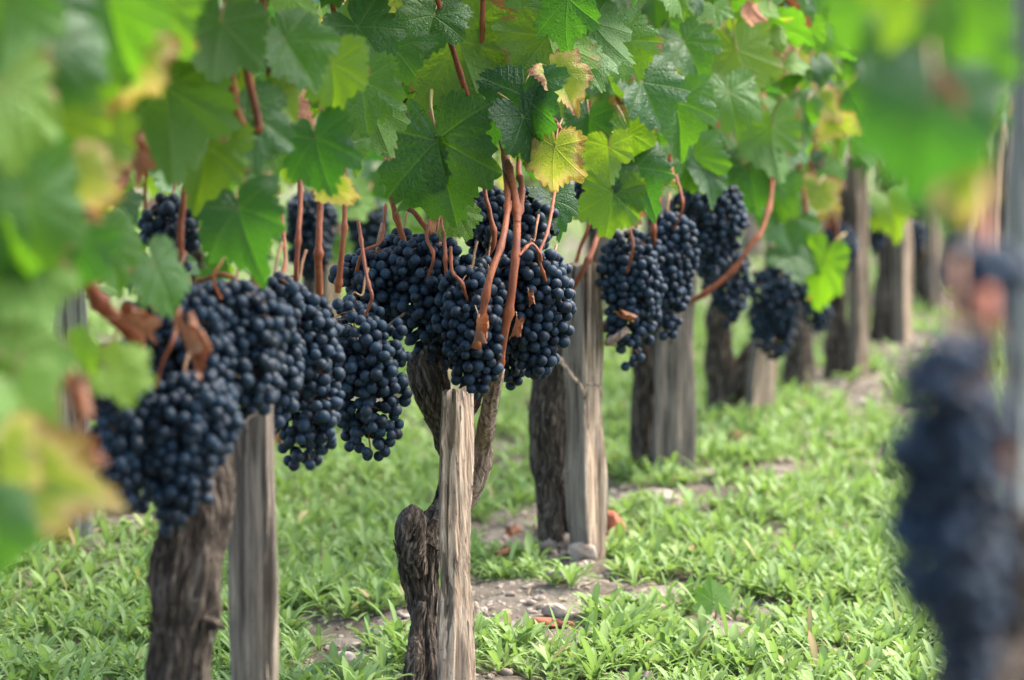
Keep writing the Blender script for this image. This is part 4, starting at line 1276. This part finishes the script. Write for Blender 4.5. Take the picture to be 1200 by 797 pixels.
B('out of focus long bunch behind the huge one at right', 1080, 1176, 420, 800, 1.76, 65, detail=False, wing=0)
B('out of focus lowest bunch at the bottom right edge', 1106, 1178, 610, 840, 1.65, 62, detail=False)
B('small out of focus bunch above the orange cane at right', 1118, 1186, 284, 362, 1.681, 63, detail=False)
z2 = 1.80
H(vr, 1088, 150, z2, 170, -8, 0.1, 0.1, 'g', 3, tint=0.03, label='dark blue green leaf hanging over the alley')
H(vr, 1125, 75, z2 + .1, 150, 12, 0.3, 0.1, 'g', 0, tint=0.28)
H(vr, 1126, 225, z2 + .05, 83, 10, 0.2, 0.1, 'y', 5, label='orange and green leaf above the small bunch')
H(vr, 1128, 150, z2 + .05, 96, 10, 0.2, 0.1, 'g', 6, tint=0.22)
H(vr, 1060, 50, z2 + .1, 140, -15, 0.2, 0.1, 'g', 2, tint=0.17)
H(vr, 1040, 178, z2 + .15, 90, -20, 0.2, 0.1, 'g', 0, tint=0.33)
H(vr, 1110, 225, z2 + .1, 95, 5, 0.2, 0.1, 'g', 4, tint=0.28)
H(vr, 1128, 20, z2 + .05, 123, 5, 0.2, 0.1, 'g', 7, tint=0.36)
H(vr, 1100, 5, z2 + .12, 140, -5, 0.3, 0.1, 'g', 5, tint=0.28)
H(vr, 1098, 105, z2 - .05, 40, -15, 0.3, 0.3, 'd', 1)
H(vr, 1118, 115, z2 - .05, 40, 30, 0.3, 0.3, 'd', 0)
H(vr, 1020, 15, z2 + .2, 110, -30, 0.3, 0.1, 'g', 1, tint=0.39)
H(vr, 1030, 110, z2 + .25, 80, -20, 0.3, 0.1, 'g', 6, tint=0.17)
H(vr, 1060, 118, z2 + .06, 60, 15, 0.2, 0.1, 'y', 4)
H(vr, 1118, -60, z2, 158, -5, 0.3, 0.3, 'g', 4)
H(vr, 1060, -70, z2, 180, -5, 0.3, 0.3, 'g', 3)
pR = P(1188 + 36, 400, 2.6); pR[2] = gz(pR[0], pR[1])
stake('tall pale grey post cut by the right frame edge, out of focus', pR, 1.30, .045, .045, R(4), M_POST, 77, name='wooden_post', cat='post', group=None)

# ------------------------------------------------------------------ stones, brick scraps, fallen leaves, sprout
def rock(label, px, py, w_px, h_px, mat, seed, name='stone', cat='stone', group='stones lying under the vines', flat=0.8):
    p = gp(px, py + h_px * 0.4)
    _, _, d = proj(p)
    w_ = w_px / FPX * d / 2; h_ = h_px / FPX * d / 2
    V, F = sphere_arrays(20, 12)
    r = np.random.default_rng(seed)
    n_ = vnoise(V * 1.3 + seed * 7, seed) - 0.5
    V = V * (1 + 0.7 * n_[:, None]) + 0
    V = np.sign(V) * np.abs(V) ** 0.85
    V = V * (1 + 0.16 * (vnoise(V * 5 + seed, seed + 2) - 0.5))[:, None]
    V = V * (w_, w_ * r.uniform(0.7, 1.0), h_)
    a = r.uniform(0, 6.28)
    o = obj(name, mesh_from(name, V, F, mat, sharp=R(38)), None, (p[0], p[1], p[2] + h_ * 0.5))
    o.rotation_euler = (r.normal(0, .15), r.normal(0, .15), 0)
    return tag(o, label, cat, group)
rock('rounded pale stone at the foot of the two toned stake', 682, 670, 30, 26, M_STONE, 1)
rock('brown earth clod at the foot of the trunk behind the sharp vine', 659, 655, 48, 36, M_CLOD, 2, name='earth_clod', cat='clod')
rock('upright orange brick fragment right of the two toned stake', 716, 624, 30, 40, M_BRICK, 3, name='brick_fragment', cat='brick fragment', group='brick fragments on the soil')
rock('pale square stone right of the foot of the split stake', 555, 742, 20, 42, M_CLOD, 4)
rock('small pinkish stone beside the foot of the split stake', 556, 763, 16, 14, M_STONE, 5)
rock('flat red brick scrap lying in weeds right of the split stake', 640, 748, 36, 16, M_BRICK, 6, name='brick_fragment', cat='brick fragment', group='brick fragments on the soil')
rock('tiny red brick scrap beside the flat red one', 664, 752, 16, 10, M_BRICK, 7, name='brick_fragment', cat='brick fragment', group='brick fragments on the soil')
rock('flat beige stone between the weeds above the red scrap', 653, 700, 26, 18, M_STONE, 8)
rock('cream stone just above the red brick scrap', 650, 736, 28, 18, M_STONE, 9)
rock('broad whitish stone right of the broad grey stake', 778, 600, 44, 26, M_STONE, 10)
rock('whitish stone further right, below the slanting cane', 833, 585, 20, 16, M_STONE, 11)
rock('pale stone in the bottom left corner left of the gnarled trunk', 405, 772, 24, 24, M_STONE, 12)
rock('small white pebble on bare soil left of the gnarled trunk', 397, 708, 14, 10, M_STONE, 13)
rock('cream pebble near the pale corner stone', 352, 752, 16, 10, M_STONE, 14)
rock('beige flat stone right of the mallow leaf near the red scrap', 765, 726, 28, 12, M_STONE, 15)
rock('orange brick scrap at the foot of the broad grey stake', 828, 551, 24, 16, M_BRICK, 16, name='brick_fragment', cat='brick fragment', group='brick fragments on the soil')
rock('orange red scrap lying right of the forked trunk', 932, 494, 22, 12, M_BRICK, 17, name='brick_fragment', cat='brick fragment', group='brick fragments on the soil')
rock('pinkish pale stone in the middle of the grassy alley', 972, 592, 20, 14, M_STONE, 18)
rock('dark clod on the soil right of the two toned stake', 742, 606, 44, 22, M_CLOD, 19, name='earth_clod', cat='clod')
rock('pale stone far along the row on bare soil', 1010, 480, 22, 14, M_STONE, 20)
rock('far pale stone near a far stake foot', 985, 462, 18, 12, M_STONE, 21)
rock('grey clod on bare soil right of the forked trunk', 958, 520, 40, 16, M_CLOD, 22, name='earth_clod', cat='clod')
rock('reddish stone between weeds behind the gnarled trunk', 597, 672, 26, 14, M_BRICK, 23, name='brick_fragment', cat='brick fragment', group='brick fragments on the soil')

def fallen(label, px, py, size, seed, dry=True):
    p = gp(px, py)
    V, F, uv, e = LEAF_DRY[seed % 3]
    Mx = frame((math.cos(seed), math.sin(seed), 0.1), (0.2, -0.5, 1))
    o = obj('fallen_leaf', mesh_from('fallen_leaf', (V * size) @ Mx.T, F, M_BRN, uv=uv, attrs={'edge': e}), None, p + (0, 0, .022))
    return tag(o, label, 'leaf', 'fallen leaves on the ground')
fallen('rust brown fallen leaf on soil right of the split stake', 600, 640, .026, 1)
fallen('rust brown fallen leaf at left behind the grey square stake', 322, 545, .040, 2)
fallen('dark brown fallen leaf by the foot of the broad grey stake', 868, 548, .035, 3)
fallen('small dry leaf on the soil behind the split stake', 590, 676, .026, 4)

sp = gp(836, 735)
_, _, dsp = proj(sp)
sr = thing('vine_seedling', 'single round lobed green leaf standing up among the weeds', 'seedling', sp)
tipp = P(836, 706, dsp - .03) - sp
V, F = sweep([(0, 0, -.01), tipp * .5 + (.004, 0, 0), tipp], [.0018, .0016, .0014], 10, 7)
obj('stem', mesh_from('stem', V, F, M_PET), sr)
V, F, uv, e = leaf_arrays(401, 137, 8, curl=0.1, fold=0.15)
Mx = frame((-.10, 0.3, 1), (-0.2, 0.9, -0.35))
lf = obj('leaf', mesh_from('leaf', (V * 0.038) @ Mx.T + tipp, F, M_GREEN, uv=uv, attrs={'edge': e}), sr)
lf['leaf_tint'] = 0.62
